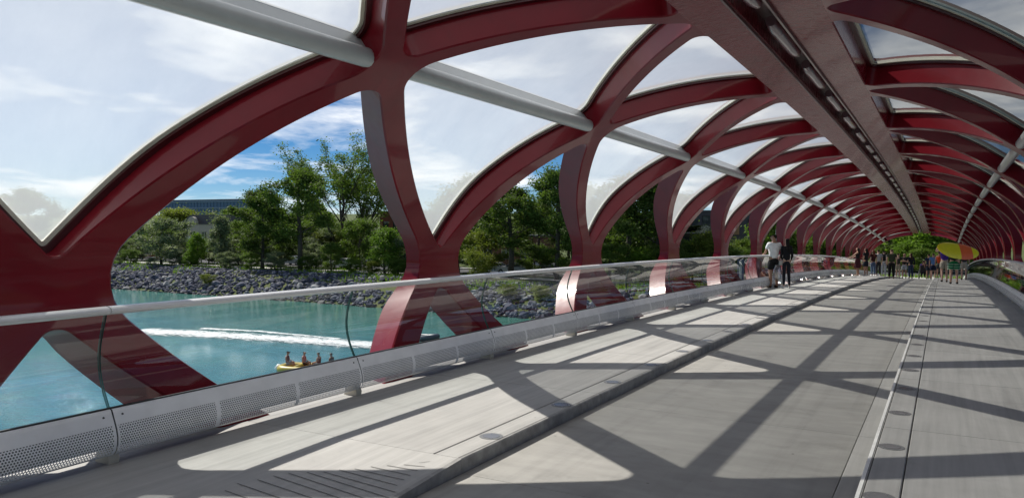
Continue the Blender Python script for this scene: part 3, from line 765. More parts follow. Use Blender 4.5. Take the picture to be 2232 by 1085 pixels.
def tree_meshes(name, seed, H, RX, crown0, style, leaf, nleaf, lsize):
    """trunk + limbs (one mesh) and a crown of leaf-sized faces clustered round the twig ends"""
    r = random.Random(seed); mb = MB(); tips = []
    def limb(p, d, L, rad, depth):
        pts = [p]; q = p.copy(); dd = d.normalized(); n = 5
        for i in range(n):
            dd = (dd+Vector((r.uniform(-.16, .16), r.uniform(-.16, .16), r.uniform(-.02, .16)))).normalized(); q = q+dd*L/n; pts.append(q.copy())
        mb.tube(pts, [rad*(1-.75*i/n) for i in range(n+1)], 6 if depth else 8, 0, False)
        if depth >= 2: tips.extend(pts[2:]); return
        nb = (5 if style == 'fan' else 6) if depth == 0 else 4
        for i in range(nb):
            t = r.uniform(.35, 1); k = min(n-1, int(t*n)); b = pts[k].lerp(pts[k+1], t*n-k) if k < n else pts[-1]
            an = r.uniform(0, 6.28); sp_ = {'fan': .55, 'round': .95, 'column': .5}[style]*r.uniform(.6, 1.2)
            nd = (dd+Vector((math.cos(an), math.sin(an), .1))*sp_); limb(b, nd, L*r.uniform(.45, .7), rad*.45, depth+1)
        tips.append(pts[-1])
    base = crown0*H
    if style == 'fan':
        for i in range(6):
            an = i*1.05+r.uniform(-.3, .3); limb(Vector((.25*math.cos(an), .25*math.sin(an), 0)), Vector((math.cos(an)*.42, math.sin(an)*.42, 1)), H*r.uniform(.5, .66), .2, 0)
    else:
        pts = [Vector((0, 0, -.4)), Vector((r.uniform(-.1, .1), r.uniform(-.1, .1), base*.6)), Vector((r.uniform(-.25, .25), r.uniform(-.25, .25), base+.25*H)), Vector((r.uniform(-.3, .3), r.uniform(-.3, .3), H*.88))]
        R0 = .018*H+.04; mb.tube(pts, [R0, R0*.8, R0*.55, R0*.12], 9)
        nl = 13 if style == 'round' else 15
        for i in range(nl):
            t = i/(nl-1); z = base*.75+(H*.86-base*.75)*t; an = i*2.4+r.uniform(-.4, .4)
            b = pts[1].lerp(pts[3], min(1, max(0, (z-base*.6)/(H*.88-base*.6)))); b.z = z
            wid = RX*(math.sin(math.pi*min(1, .18+t*.80))**.7)*(.95 if style == 'round' else .9)
            limb(b, Vector((math.cos(an), math.sin(an), .45 if style == 'round' else 1.0)), wid*r.uniform(.7, 1.08), R0*.32*(1.2-t), 1)
    v = []; f = []; cl = []
    tips = [q for q in tips if q.z > base*.7]
    for q in tips:
        if r.random() < .12: continue
        cl.append((q, r.uniform(.35, .95)*lsize*4.2))
    per = max(1, nleaf//max(1, len(cl)))
    for q, cr in cl:
        for _ in range(per):
            g = Vector((r.gauss(0, .5), r.gauss(0, .5), r.gauss(0, .42)))*cr; c = q+g
            a = Vector((r.uniform(-1, 1), r.uniform(-1, 1), r.uniform(-1, .6))).normalized(); b = a.cross(Vector((r.uniform(-1, 1), r.uniform(-1, 1), r.uniform(-1, 1)))).normalized()
            s1 = lsize*r.uniform(.6, 1.25); s2 = s1*.55; i = len(v)
            v += [tuple(c-a*s1*.5), tuple(c+b*s2*.5), tuple(c+a*s1*.5), tuple(c-b*s2*.5)]; f.append((i, i+1, i+2, i+3))
    return mb.mesh(name+'_trunk', BARK, True), new_mesh(name+'_crown', v, f, LEAF[leaf])
TP = {}
def tproto(key, *a): a = list(a); a[6] = int(a[6]*1.7); TP[key] = tree_meshes(key, *a)
#       key           seed  H   RX  crown0 style  leaf    n     size
tproto('big_dark', 11, 14, 4.2, .16, 'round', 'dark', 11000, .34)
tproto('tall_trunk', 23, 15, 4.0, .42, 'round', 'dark', 9000, .32)
tproto('fan', 31, 16, 5.5, .12, 'fan', 'mid', 15000, .27)
tproto('silver', 43, 9, 3.2, .10, 'round', 'silver', 8000, .26)
tproto('silver_col', 47, 9, 1.7, .08, 'column', 'silver', 6000, .24)
tproto('bright', 53, 7, 2.3, .10, 'round', 'bright', 7000, .24)
tproto('mid', 61, 9, 3.3, .14, 'round', 'mid', 9000, .27)
tproto('yellow', 71, 7, 2.8, .10, 'round', 'yellow', 7000, .25)
tproto('big_mid', 83, 15, 4.6, .20, 'round', 'mid', 12000, .34)
tproto('bush', 91, 2.6, 1.5, .04, 'round', 'yellow', 2600, .15)
tproto('bush_silver', 97, 2.6, 1.6, .04, 'round', 'silver', 2600, .15)
PH = dict(big_dark=14, tall_trunk=15, fan=16, silver=9, silver_col=9, bright=7, mid=9, yellow=7, big_mid=15, bush=2.6, bush_silver=2.6)
WIDE = dict(bush=1.3, bush_silver=1.3, fan=1.3, silver_col=1.3, bright=1.5)
def plant(key, x, y, h, wide=1.0, label='', group=None, name='tree', cat='tree', rz=None):
    wide *= WIDE.get(key, 1.6); s = h/PH[key]; z = ground_z(x, y)-.05
    e = empty(name, (x, y, z), 0, label, cat, group)
    a, b = TP[key]; rz = rng.uniform(0, 6.28) if rz is None else rz
    obj('trunk', a, e, (0, 0, 0), (0, 0, rz), (s*wide, s*wide, s)); obj('crown', b, e, (0, 0, 0), (0, 0, rz), (s*wide, s*wide, s)); return e
def plant_px(key, px, ytop, Y, wide=1.0, **kw):
    """column px of the photo at the bank line Y; height from the pixel row of its top"""
    p = at_y(px, 560, Y); h = at_y(px, ytop, Y).z-ground_z(p.x, Y); return plant(key, p.x, Y, max(1.2, h*1.03), wide, **kw)
plant_px('silver', 352, 472, 78, 1.0, label='wide silvery grey-green tree growing at the top of the rocky bank')
plant_px('bush_silver', 258, 566, 75.4, 1.0, name='shrub', cat='shrub', label='grey-green shrub low on the rocks by the thick red waist of the bridge')
plant_px('bush_silver', 330, 562, 76, 1.1, name='shrub', cat='shrub', label='low grey shrub at the foot of the wide silvery tree')
plant_px('bright', 432, 508, 78.5, .62, label='slim bright green young tree between two silvery trees')
plant_px('silver_col', 482, 466, 79, 1.0, label='narrow upright silvery poplar beside the dense dark tree')
plant_px('big_dark', 572, 408, 77.5, .80, label='dense dark green tree with branches down to the rocks')
plant_px('tall_trunk', 655, 362, 78, .78, label='tall tree with a straight bare trunk and dark high crown')
plant_px('fan', 762, 332, 98, 1.0, label='very tall wispy tree fanning out from many upright stems')
plant_px('mid', 785, 476, 83.5, .72, label='bushy pale green tree in front of the red brick block')
plant_px('bright', 838, 498, 77.5, .95, label='bright lime green young tree standing on the rock edge')
plant_px('silver', 890, 503, 80, .8, label='small grey-green tree beside the curved lamp post')
plant_px('mid', 722, 528, 79.5, .8, label='small rounded dark green tree beside the parked white cars')
plant_px('big_mid', 520, 478, 96, .8, label='mid green tree behind the narrow poplar, below the glass office block', group=None)
plant_px('yellow', 400, 455, 130, 1.2, label='yellow-green tree on the hill in front of the blue glass office block')
plant_px('big_mid', 500, 452, 150, 1.0, label='rounded green tree against the wall of the blue glass office block')
plant_px('mid', 548, 452, 140, 1.2, label='green tree at the end of the blue glass office block')
plant_px('mid', 290, 520, 92, 1.1, label='dark green tree half hidden behind the wide silvery tree')
plant_px('big_dark', 60, 408, 100, 1.0, label='large tree seen only as a grey ghost through a milky roof panel')
plant_px('big_dark', 610, 480, 99, 1.0, label='dark background tree filling the gap behind the straight bare trunk')
plant_px('big_mid', 690, 440, 104, .8, label='green background tree behind the tall bare-trunked tree')
plant_px('mid', 560, 500, 95, 1.2, label='green tree along the road behind the dense dark tree')
plant_px('mid', 640, 520, 96, 1.2, label='leafy roadside tree behind the small rounded dark tree')
plant_px('yellow', 1052, 500, 82, 1.0, label='yellow-green tree beside the white parked sedan')
plant_px('bush', 1045, 552, 77, .8, name='shrub', cat='shrub', label='yellowing shrub at the foot of the blank street sign')
plant_px('tall_trunk', 1113, 398, 79, 1.0, label='big dark tree with a leaning trunk behind the parked cars')
plant_px('big_dark', 1172, 440, 96, .9, label='dark leafy tree between two thick trunks on the far bank')
plant_px('tall_trunk', 1213, 366, 80, .75, label='tall airy tree with grey-green crown beside the second red waist')
plant_px('big_dark', 1030, 376, 112, .9, label='large tree behind a milky panel above the first valley of the lattice')
plant_px('tall_trunk', 1372, 372, 82, .9, label='dark tree with twin trunks seen through the third lattice opening')
plant_px('tall_trunk', 1432, 388, 84, .8, label='dark tree with a thick straight trunk beside the twin trunked one')
plant_px('big_dark', 1345, 440, 95, 1.0, label='dense shady tree behind the twin trunked tree')
plant_px('big_dark', 1405, 455, 97, 1.0, label='dense shady tree behind the thick straight trunk')
plant_px('yellow', 1553, 505, 84, .8, label='yellow-green bush-like tree in front of the dark apartment block')
plant_px('mid', 1510, 522, 86, .9, label='low green tree at the corner of the dark apartment block')
plant_px('mid', 1620, 520, 90, .8, label='green tree in front of the low grey house')
plant_px('bright', 1670, 470, 92, .8, label='light green tree rising behind the man in the white shirt')
plant_px('mid', 1730, 500, 95, 1.0, label='green tree beside the low house with white window frames')
plant_px('mid', 1780, 500, 92, 1.0, label='green tree seen through the narrow red ribs near the people on the rail')
plant_px('bright', 1812, 505, 90, 1.0, label='light green tree behind the woman leaning on the rail')
plant_px('yellow', 1850, 510, 93, 1.0, label='yellowish tree behind the tightly packed red ribs')
for i, (px, yt, Y, k_) in enumerate([(255, 500, 100, 'mid'), (310, 485, 112, 'big_mid'), (500, 488, 108, 'big_dark'), (545, 470, 112, 'big_mid'), (590, 462, 118, 'big_dark'), (635, 470, 110, 'mid'), (675, 478, 106, 'big_dark'), (715, 470, 118, 'big_mid'), (745, 490, 104, 'mid'), (780, 485, 120, 'big_dark'), (900, 495, 120, 'big_mid'), (1085, 470, 118, 'big_mid'), (1150, 450, 122, 'big_dark'), (1240, 430, 120, 'big_mid'), (1300, 430, 122, 'big_dark'), (1460, 440, 124, 'big_mid'), (1580, 470, 126, 'mid'), (1650, 480, 128, 'mid')]):
    plant_px(k_, px, yt, Y, .9, label='plain green tree in the row of trees behind the bank road', group='background trees behind the bank road')
UN = [(262, 82, 3.2, 'mid', 'green roadside bush behind the grey-green shrub on the rocks'), (300, 84, 4, 'silver', 'grey roadside bush left of the wide silvery tree'), (405, 82.5, 3.6, 'silver', 'pale bush between the wide silvery tree and the slim bright tree'), (455, 83, 3.4, 'mid', 'green bush between the slim bright tree and the narrow poplar'), (520, 82, 4.2, 'silver', 'pale leafy bush between the narrow poplar and the dense dark tree'), (548, 77, 2.6, 'mid', 'low green bush at the foot of the dense dark tree'), (615, 82.5, 4.5, 'big_dark', 'dark bush between the dense dark tree and the bare trunk'), (690, 82.5, 3.8, 'silver', 'grey-green bush right of the bare trunk'), (745, 97, 5.5, 'yellow', 'yellow-green tree behind the white low sedan'), (870, 83, 2.6, 'mid', 'green bush behind the lime green young tree'), (910, 81, 4.5, 'silver', 'grey-green bush at the edge of the first red waist'), (1000, 84, 5, 'mid', 'green bush left of the white sedan'), (1165, 83, 4, 'mid', 'green bush beside the leaning dark trunk'), (1245, 82, 4.6, 'mid', 'green bush at the small white sign'), (1330, 81, 4.5, 'mid', 'green bush at the foot of the twin trunked tree'), (1400, 82, 4.0, 'bright', 'lighter green bush under the dense shady trees'), (1460, 83, 4.5, 'mid', 'green bush left of the dark apartment block'), (1590, 84, 4, 'mid', 'green bush between the apartment block and the low grey house')]
UN += [(285, 76.5, 2.4, 'mid', 'low green bush at the rock edge beside the thick red waist'), (385, 76.8, 2.6, 'silver', 'low grey bush at the rock edge right of the wide silvery tree'), (415, 77.2, 2.2, 'bright', 'low bright green bush at the foot of the slim bright tree'), (500, 76.8, 2.6, 'silver', 'low grey bush at the foot of the narrow poplar'), (600, 77, 2.8, 'silver', 'low grey bush at the right foot of the dense dark tree'), (670, 77, 2.2, 'mid', 'low green bush at the foot of the straight bare trunk'), (765, 77.2, 2.0, 'mid', 'low green bush on the rock edge before the white low sedan'), (810, 76.6, 1.8, 'yellow', 'low yellow-green bush at the left foot of the lime green tree'), (868, 76.8, 2.2, 'mid', 'low green bush at the right foot of the lime green tree'), (350, 97, 6.5, 'mid', 'green tree behind the road left of the beige town house'), (660, 97, 7, 'mid', 'rounded green tree behind the road and the straight bare trunk'), (600, 96, 7.5, 'big_mid', 'leafy green tree filling the road side behind the dense dark tree'), (720, 97, 6, 'silver', 'silvery tree behind the white car on the bank road')]
for px, Y, h_, k_, lb in UN:
    p = at_y(px, 580, Y); plant(k_, p.x, Y, h_, 1.15, lb, None, 'shrub', 'shrub')
# trees closing the end of the bridge
ends = [('bright', 2030, 470, 96, 1.5, 'sunlit lime green tree framed by the end of the red tunnel'), ('bright', 2075, 488, 98, 1.3, 'bright green tree above the yellow board at the tunnel end'), ('big_dark', 1985, 430, 108, 1.2, 'dark shaded tree behind the lime green tree at the tunnel end'),
        ('bright', 1968, 528, 92, 1.0, 'small bright green tree just left of the tunnel end, beside the standing group'), ('big_dark', 1935, 470, 100, 1.1, 'dark tree over the heads of the standing group'), ('mid', 2120, 480, 100, 1.2, 'green tree beyond the right railing at the tunnel end'), ('big_dark', 2060, 440, 118, 1.3, 'tall dark tree rising behind the bright tree at the tunnel end'),
        ('mid', 2010, 540, 90, 1.0, 'low green tree behind the wheelchair at the tunnel end')]
for k_, px, yt, Y, w, lb in ends: plant_px(k_, px, yt, Y, w, label=lb)
# right bank beyond the right railing, seen between the ribs
for i, (x, y, h, k_) in enumerate([(14, 84, 9, 'mid'), (24, 82, 12, 'big_dark'), (36, 86, 13, 'big_mid'), (50, 82, 11, 'big_dark'), (66, 88, 14, 'big_mid')]):
    plant(k_, x, y, h, 1.0, ['green tree close to the right end of the bridge', 'dark tree on the bank right of the bridge', 'broad green tree further along the right bank', 'dark rounded tree on the right bank', 'tall green tree furthest along the right bank'][i])
# low growth on the bank
def tuft_mass():
    v = []; f = []; r = random.Random(77)
    for _ in range(26000):
        x = r.uniform(-150, 20); e = shore(x); y = e+r.uniform(6.2, 17); 
        if noise.noise((x*.11, y*.2, 9)) < -.05: continue
        if 78.4 < y < 81.4 or 84 < y: continue
        z = ground_z(x, y)-.02; h = r.uniform(.15, .55); a = r.uniform(0, 6.28); w = .07
        dx, dy = math.cos(a)*w, math.sin(a)*w; lx, ly = r.uniform(-.2, .2)*h, r.uniform(-.2, .2)*h; i = len(v)
        v += [(x-dx, y-dy, z), (x+dx, y+dy, z), (x+lx, y+ly, z+h)]; f.append((i, i+1, i+2))
    return new_mesh('grass', v, f, LEAF['bright'])
prop(obj('grass', tuft_mass()), 'rough sunlit grass and weeds along the top of the rocky bank', 'grass', None, 'stuff')
for i, (px, py) in enumerate([(455, 608), (1180, 640), (1110, 628)]):
    p = at_y(px, py, 70.5); plant('bush', p.x, 70.5, 1.3, 1.2, ['lone yellow-green shrub growing among the bluish rocks', 'patch of green weeds on the rocks below the tall airy tree', 'clump of weeds on the rocks left of the second red waist'][i], None, 'shrub', 'shrub')

# ------------------------------------------------------------------ buildings
WIN = mk_clear('window_glass_dark', (.10, .12, .14), .03, .8, 0, .10)
def mk_window():
    t = NT('window_pane'); return t.out(t.pbr((.035, .045, .055), .06, 0, spec=.9))
WINM = mk_window(); FRAME = simple('window_frame_white', (.68, .68, .66), .5); FRAMED = simple('window_frame_dark', (.05, .05, .055), .4)
def building(name, label, px, Y, w, dep, h, wallm, win, parapet=None, frame=FRAMED, rz=0.0, extra=None, cat='building', roofm=None, sink=0):
    """box house whose front (south) wall has real window openings; win = list of (x, z, w, h) on the front, x from the left"""
    p = at_y(px, 540, Y); z0 = ground_z(p.x, Y)-.4-sink
    e = empty(name, (p.x, Y, z0), rz, label, cat)
    # front wall as a grid of cells with the windows left open
    xs_ = sorted(set([0, w]+[a for q in win for a in (q[0], q[0]+q[2])])); zs_ = sorted(set([0, h]+[a for q in win for a in (q[1], q[1]+q[3])]))
    mb = MB()
    for i in range(len(xs_)-1):
        for j in range(len(zs_)-1):
            cx, cz = (xs_[i]+xs_[i+1])/2, (zs_[j]+zs_[j+1])/2
            if any(q[0] < cx < q[0]+q[2] and q[1] < cz < q[1]+q[3] for q in win): continue
            mb.quad((xs_[i], 0, zs_[j]), (xs_[i+1], 0, zs_[j]), (xs_[i+1], 0, zs_[j+1]), (xs_[i], 0, zs_[j+1]))
    for q in win:
        x0, z1, x1, z2 = q[0], q[1], q[0]+q[2], q[1]+q[3]
        for a, b in (((x0, z1), (x1, z1)), ((x1, z1), (x1, z2)), ((x1, z2), (x0, z2)), ((x0, z2), (x0, z1))):
            mb.quad((a[0], 0, a[1]), (b[0], 0, b[1]), (b[0], .18, b[1]), (a[0], .18, a[1]))
    mb.quad((0, 0, 0), (0, dep, 0), (0, dep, h), (0, 0, h)); mb.quad((w, 0, 0), (w, dep, 0), (w, dep, h), (w, 0, h)); mb.quad((0, dep, 0), (w, dep, 0), (w, dep, h), (0, dep, h))
    obj('wall', mb.mesh('wall', wallm), e)
    mb = MB(); pr = parapet or .25
    mb.box((-.12, -.12, h+.002), (w+.12, dep+.12, h+pr)); obj('roof', mb.mesh('roof', roofm or FRAMED), e)
    for q in win:
        x0, z1, x1, z2 = q[0], q[1], q[0]+q[2], q[1]+q[3]
        mb = MB(); t_ = .07
        mb.box((x0, .10, z1), (x0+t_, .17, z2)).box((x1-t_, .10, z1), (x1, .17, z2)).box((x0+t_, .10, z1), (x1-t_, .17, z1+t_)).box((x0+t_, .10, z2-t_), (x1-t_, .17, z2))
        if q[2] > 1.2: mb.box(((x0+x1)/2-.03, .10, z1+t_), ((x0+x1)/2+.03, .17, z2-t_))
        wo = obj('window', mb.mesh('window', frame), e)
        mb = MB(); mb.box((x0, .15, z1), (x1, .165, z2)); obj('pane', mb.mesh('pane', WINM), wo)
    if extra: extra(e, w, dep, h)
    return e
brick = simple('red_brick_wall', (.27, .085, .055), .85, var=.2, scale=-8, bump=.2); beige = simple('beige_stucco', (.42, .39, .34), .9); dkpanel = simple('dark_cladding', (.06, .062, .068), .6)
grey = simple('grey_stucco', (.24, .235, .23), .9); wood = simple('wood_cladding', (.33, .19, .09), .6, var=.3, scale=-5); blueglass = simple('blue_curtain_wall', (.07, .15, .28), .55, 0); concp = simple('spandrel_band', (.14, .22, .33), .5)
# glass office block on the hill
def office(e, w, dep, h):
    for i in range(int((h-.2)/3.3)):
        mb = MB(); mb.box((-.3, -.35, h-.9-i*3.3), (w+.3, dep+.3, h-.2-i*3.3)); obj('spandrel', mb.mesh('spandrel', concp), e)
    for i in range(int(w/2.4)+1):
        mb = MB(); mb.box((i*2.4-.05, -.28, 0), (i*2.4+.05, -.02, h)); obj('mullion', mb.mesh('mullion', concp), e)
Yo = 270; po = at_y(350, 430, Yo); pt = at_y(470, 427, Yo)
hh = pt.z-ground_z(po.x, Yo)+.4
building('office_block', 'long blue glass office block on the hill behind the trees', 350, Yo, at_y(548, 430, Yo).x-po.x, 18, hh-2.2, blueglass, [], .5, extra=office)
# beige town house with an arched gable
def townhouse(e, w, dep, h):
    mb = MB(); n = 12; prof = [(5.2+1.5*math.cos(math.pi*i/n), h+.25+1.5*math.sin(math.pi*i/n)) for i in range(n+1)]
    mb.prism(prof, -.15, .5); obj('arched_gable', fix_normals(mb.mesh('arched_gable', beige)), e)
    mb = MB(); prof = [(-.4, h+.26), (3.2, h+2.2), (w+.4, h+2.2), (w+.4, h+.26)]; mb.prism(prof, 1.2, dep); obj('gable_roof', fix_normals(mb.mesh('gable_roof', simple('roof_shingle_grey', (.10, .10, .105), .9))), e)
    for x in (1.2, 4.2, 8.0):
        mb = MB(); mb.box((x, -1.1, 2.9), (x+2.2, -.01, 3.05)); mb.box((x, -1.1, 3.06), (x+2.2, -1.05, 3.95)); obj('balcony', mb.mesh('balcony', FRAME), e)
building('town_house', 'beige town house with a round arched gable behind the silvery trees', 385, 118, 14, 9, 6.6, beige, [(1.4, 3.2, 1.6, 1.9), (4.4, 3.2, 1.8, 2.0), (8.3, 3.2, 1.6, 1.9), (11, 3.2, 1.6, 1.9), (1.4, .8, 1.6, 1.5), (8.3, .8, 1.6, 1.5)], extra=townhouse, frame=FRAME)
hb = at_y(850, 458, 108); 
def redx(e, w, dep, h):
    for x in (1, 3.4, 6):
        mb = MB(); mb.box((x, 1, h+.3), (x+.6, 1.6, h+1.0)); obj('roof_vent', mb.mesh('roof_vent', grey), e)
    mb = MB(); mb.box((-.05, -.9, 3.4), (2.0, -.01, 3.55)); obj('balcony', mb.mesh('balcony', brick), e)
building('brick_block', 'red brick flat-roofed block showing beside the lime green tree', 828, 108, 11, 9, hb.z-ground_z(hb.x, 108), brick, [(.6, 5.0, 1.3, 2.2), (2.8, 5.0, 2.0, 2.2), (6.2, 5.0, 2.0, 2.2), (.6, 1.6, 1.3, 2.0), (2.8, 1.6, 2.0, 2.0)], extra=redx)
ha = at_y(1520, 462, 104)
def apart(e, w, dep, h):
    for z in (2.9, 5.7):
        mb = MB(); mb.box((.4, -1.5, z), (5.0, -.01, z+.16)); b = obj('balcony', mb.mesh('balcony', grey), e)
        mb = MB(); mb.box((.4, -1.5, z+.16), (5.0, -1.46, z+1.1)); obj('balcony_glass', mb.mesh('balcony_glass', WIN), b)
    mb = MB(); mb.box((5.6, -.12, 5.6), (8.2, -.01, 7.6)); obj('wood_panel', mb.mesh('wood_panel', wood), e)
    mb = MB(); mb.box((5.6, -.12, 2.0), (8.2, -.01, 4.0)); obj('wood_panel', mb.mesh('wood_panel', wood), e)
building('apartment_block', 'dark clad apartment block with wood panels and balconies', 1478, 104, 13, 10, ha.z-ground_z(ha.x, 104)+.4, dkpanel, [(.8, 3.3, 2.0, 2.0), (3.2, 3.3, 1.6, 2.0), (.8, 6.1, 2.0, 2.0), (3.2, 6.1, 1.6, 2.0), (9.2, 5.6, 1.6, 2.0), (9.2, 2.2, 1.6, 2.0)], extra=apart)
building('low_house', 'low grey flat-roofed house behind the man in the white shirt', 1612, 108, 9, 8, 6.2, grey, [(1.0, 2.2, 1.4, 1.6), (3.4, 2.2, 1.4, 1.6), (6.4, 2.2, 1.4, 1.6)], frame=FRAME, roofm=simple('brown_fascia', (.14, .07, .05), .7))
building('gable_house', 'dark house with white window frames behind the narrow red ribs', 1718, 110, 8, 8, 7.2, simple('slate_siding', (.11, .115, .13), .8), [(.8, 2.6, 2.2, 2.0), (4.4, 2.6, 2.0, 2.0), (1.6, 5.2, 1.6, 1.3)], frame=FRAME)
building('brick_house', 'brown brick house behind the parked cars and yellow-green tree', 1040, 101, 10, 8, 5.0, simple('brown_brick_wall', (.16, .075, .05), .9, var=.2, scale=-6), [(1, 1.6, 1.6, 1.5), (4.2, 1.6, 1.6, 1.5), (7.4, 1.6, 1.6, 1.5)], frame=FRAME)
building('shade_house', 'dark house half hidden by the dense trees of the third lattice opening', 1330, 106, 14, 8, 6.5, simple('brown_siding', (.10, .075, .06), .9), [(1.5, 1.6, 1.8, 1.6), (6, 1.6, 1.8, 1.6), (10, 1.6, 1.8, 1.6)], frame=FRAME)

# ------------------------------------------------------------------ cars
TYRE = simple('tyre_rubber', (.015, .015, .016), .8); RIM = simple('wheel_rim', (.45, .45, .47), .3, .8); CHROME = simple('light_lens', (.75, .75, .75), .1); TAIL = simple('tail_lens', (.35, .01, .01), .15)
def car(px, Y, paint, label, suv=False, rz=0.0, name='parked_car'):
    p = at_y(px, 590, Y); z = max(ground_z(p.x+dx, Y+dy) for dx in (-2, 0, 2) for dy in (-2, 0, 2))+.05
    e = empty(name, (p.x, Y, z), rz, label, 'car', 'cars parked along the bank road')
    hgt = 1.68 if suv else 1.44; L = 2.3
    low = [(-L, .42), (-L+.04, .72), (-L+.25, .86), (-1.25, .95), (1.0, .97), (L-.25, .93), (L-.02, .75), (L, .42)]
    top = [(-1.25, .95), (-.62, hgt-.06), (-.1, hgt), (.75 if not suv else 1.5, hgt-.02), (1.35 if not suv else 2.0, .98)]
    def arch(cx): return [(cx+.36*math.cos(math.pi*i/6), .30+.36*math.sin(math.pi*i/6)) for i in range(7)]
    prof = low+[(L-.1, .25)]+[(x, zz_) for x, zz_ in arch(1.38)]+[(x, zz_) for x, zz_ in arch(-1.42)]+[(-L+.1, .25)]
    mb = MB(); mb.prism(prof, -.86, .86, 0, True)
    me = mb.mesh('body', paint); bm = bmesh.new(); bm.from_mesh(me)
    for v in bm.verts:
        if abs(v.co.x) > 2.0: v.co.y *= .86
        if v.co.z > .9: v.co.y *= .94
    bmesh.ops.recalc_face_normals(bm, faces=bm.faces); bmesh.ops.triangulate(bm, faces=bm.faces); bm.to_mesh(me); bm.free(); obj('body', me, e)
    i = 0; mb = MB(); n = len(top)
    for sy in (-1, 1):
        for x, zz_ in top: mb.v.append((x, sy*(.80 if zz_ < 1 else .62), zz_))
    mb.f = [tuple(range(n))[::-1], tuple(range(n, 2*n))]+[(k, k+1, n+k+1, n+k) for k in range(n-1)]; mb.m = [0, 0]+[0]*(n-1)
    obj('roof', fix_normals(mb.mesh('cabin', paint)), e)
    def shrink(q, f=.84):
        c = (sum(a for a, _ in q)/len(q), sum(b for _, b in q)/len(q)); return [((a-c[0])*f+c[0], (b-c[1])*f+c[1]) for a, b in q]
    sidew = shrink(top)
    for sy in (-1, 1):
        mb = MB()
        for o_ in (.0, .012):
            for x, zz_ in sidew:
                wy = .80+(.62-.80)*(zz_-.95)/(hgt-.95); mb.v.append((x, sy*(wy+.004+o_), zz_))
        mb.f = [tuple(range(n, 2*n))]+[(k, (k+1) % n, n+(k+1) % n, n+k) for k in range(n)]; mb.m = [0]*len(mb.f); obj('side_window', fix_normals(mb.mesh('side_window', WINM)), e)
    for a, b in ((0, 1), (n-1, n-2)):
        (x0, z0), (x1, z1) = top[a], top[b]; nrm = Vector((z1-z0, 0, x0-x1)).normalized()*(.008 if a == 0 else -.008); nrm = nrm if (nrm.x < 0) == (a == 0) else -nrm
        q = [Vector((x0+(x1-x0)*t, y_*(.74 if t < .5 else .6), z0+(z1-z0)*t))+nrm for t, y_ in ((.1, -1), (.1, 1), (.9, 1), (.9, -1))]
        mb = MB(); mb.quad(*[tuple(k) for k in q]); obj('windscreen' if a == 0 else 'rear_window', mb.mesh('screen', WINM), e)
    for x in (-1.42, 1.38):
        for sy in (-1, 1):
            mb = MB(); mb.tube([(x, sy*.68, .31), (x, sy*.87, .31)], .31, 18); w_ = obj('wheel', mb.mesh('wheel', TYRE), e)
            mb = MB(); mb.tube([(x, sy*.80, .31), (x, sy*.882, .31)], .19, 14); obj('rim', mb.mesh('rim', RIM), w_)
    for sy in (-1, 1):
        mb = MB(); mb.box((-L-.005, sy*.52-.16, .62), (-L+.2, sy*.52+.16, .76)); obj('headlight', mb.mesh('headlight', CHROME), e)
        mb = MB(); mb.box((L-.2, sy*.55-.14, .66), (L+.005, sy*.55+.14, .80)); obj('tail_light', mb.mesh('tail_light', TAIL), e)
    return e
def paint(nm, c): return simple('car_paint_'+nm, c, .25, 0, .03, 2, 0, .8)
wh, sv, dk, rd = paint('white', (.75, .75, .74)), paint('silver', (.42, .43, .44)), paint('black', (.02, .021, .024)), paint('red', (.3, .03, .025))
car(702, 86, wh, 'white car half hidden by the small rounded dark tree', rz=.05)
car(752, 84.8, wh, 'white low sedan beside the pale green bushy tree')
car(782, 87.5, dk, 'black estate car behind the white low sedan', True)
car(1078, 84.8, wh, 'white sedan under the yellow-green tree')
car(1125, 85.0, sv, 'silver sedan in front of the leaning dark trunk')
car(1140, 88.5, dk, 'black tall car behind the silver sedan', True)
car(1195, 86.5, dk, 'dark sedan in the shade of the tall airy tree')
car(640, 88, sv, 'silver car behind the tall straight trunk')
car(330, 87, rd, 'red car glimpsed behind the wide silvery tree')

# ------------------------------------------------------------------ street furniture
STEEL = simple('galvanised_steel', (.42, .43, .44), .4, .6)
def lamp_post(px, Y, ytop, label):
    p = at_y(px, 580, Y); z0 = ground_z(p.x, Y)-.1; h = at_y(px, ytop, Y).z-z0
    e = empty('street_lamp', (p.x, Y, z0), 0, label, 'lamp post')
    mb = MB(); mb.tube([(0, 0, 0), (0, 0, h*.55), (.05, 0, h*.8), (.3, 0, h*.96), (.7, 0, h)], [.07, .06, .055, .05, .04], 10); obj('pole', mb.mesh('pole', STEEL, True), e)
    mb = MB(); mb.box((.55, -.12, h-.05), (1.15, .12, h+.04)); obj('lamp_head', mb.mesh('lamp_head', STEEL), e)
    mb = MB(); mb.tube([(0, 0, 0), (0, 0, .3)], .12, 10); obj('base', mb.mesh('base', STEEL), e)
lamp_post(893, 79.5, 537, 'slim grey lamp post with a curved arm beside the first red waist')
lamp_post(1690, 84, 470, 'grey lamp post with a curved arm near the low grey house')
def sign(px, Y, ytop, w, h_, label, face):
    p = at_y(px, 580, Y); z0 = ground_z(p.x, Y)-.1; h = at_y(px, ytop, Y).z-z0
    e = empty('street_sign', (p.x, Y, z0), 0, label, 'sign')
    mb = MB(); mb.tube([(0, .03, 0), (0, .03, h)], .035, 8); obj('post', mb.mesh('post', STEEL), e)
    mb = MB(); mb.box((-w/2, -.02, h-h_), (w/2, .0, h)); obj('plate', mb.mesh('plate', face), e)
whiteplate = simple('sign_back', (.55, .56, .57), .4)
sign(1050, 79, 560, .62, .5, 'blank grey street sign on a post beside the yellowing shrub', whiteplate)
sign(1253, 80, 575, .4, .5, 'small white sign on a post right of the tall airy tree', whiteplate)
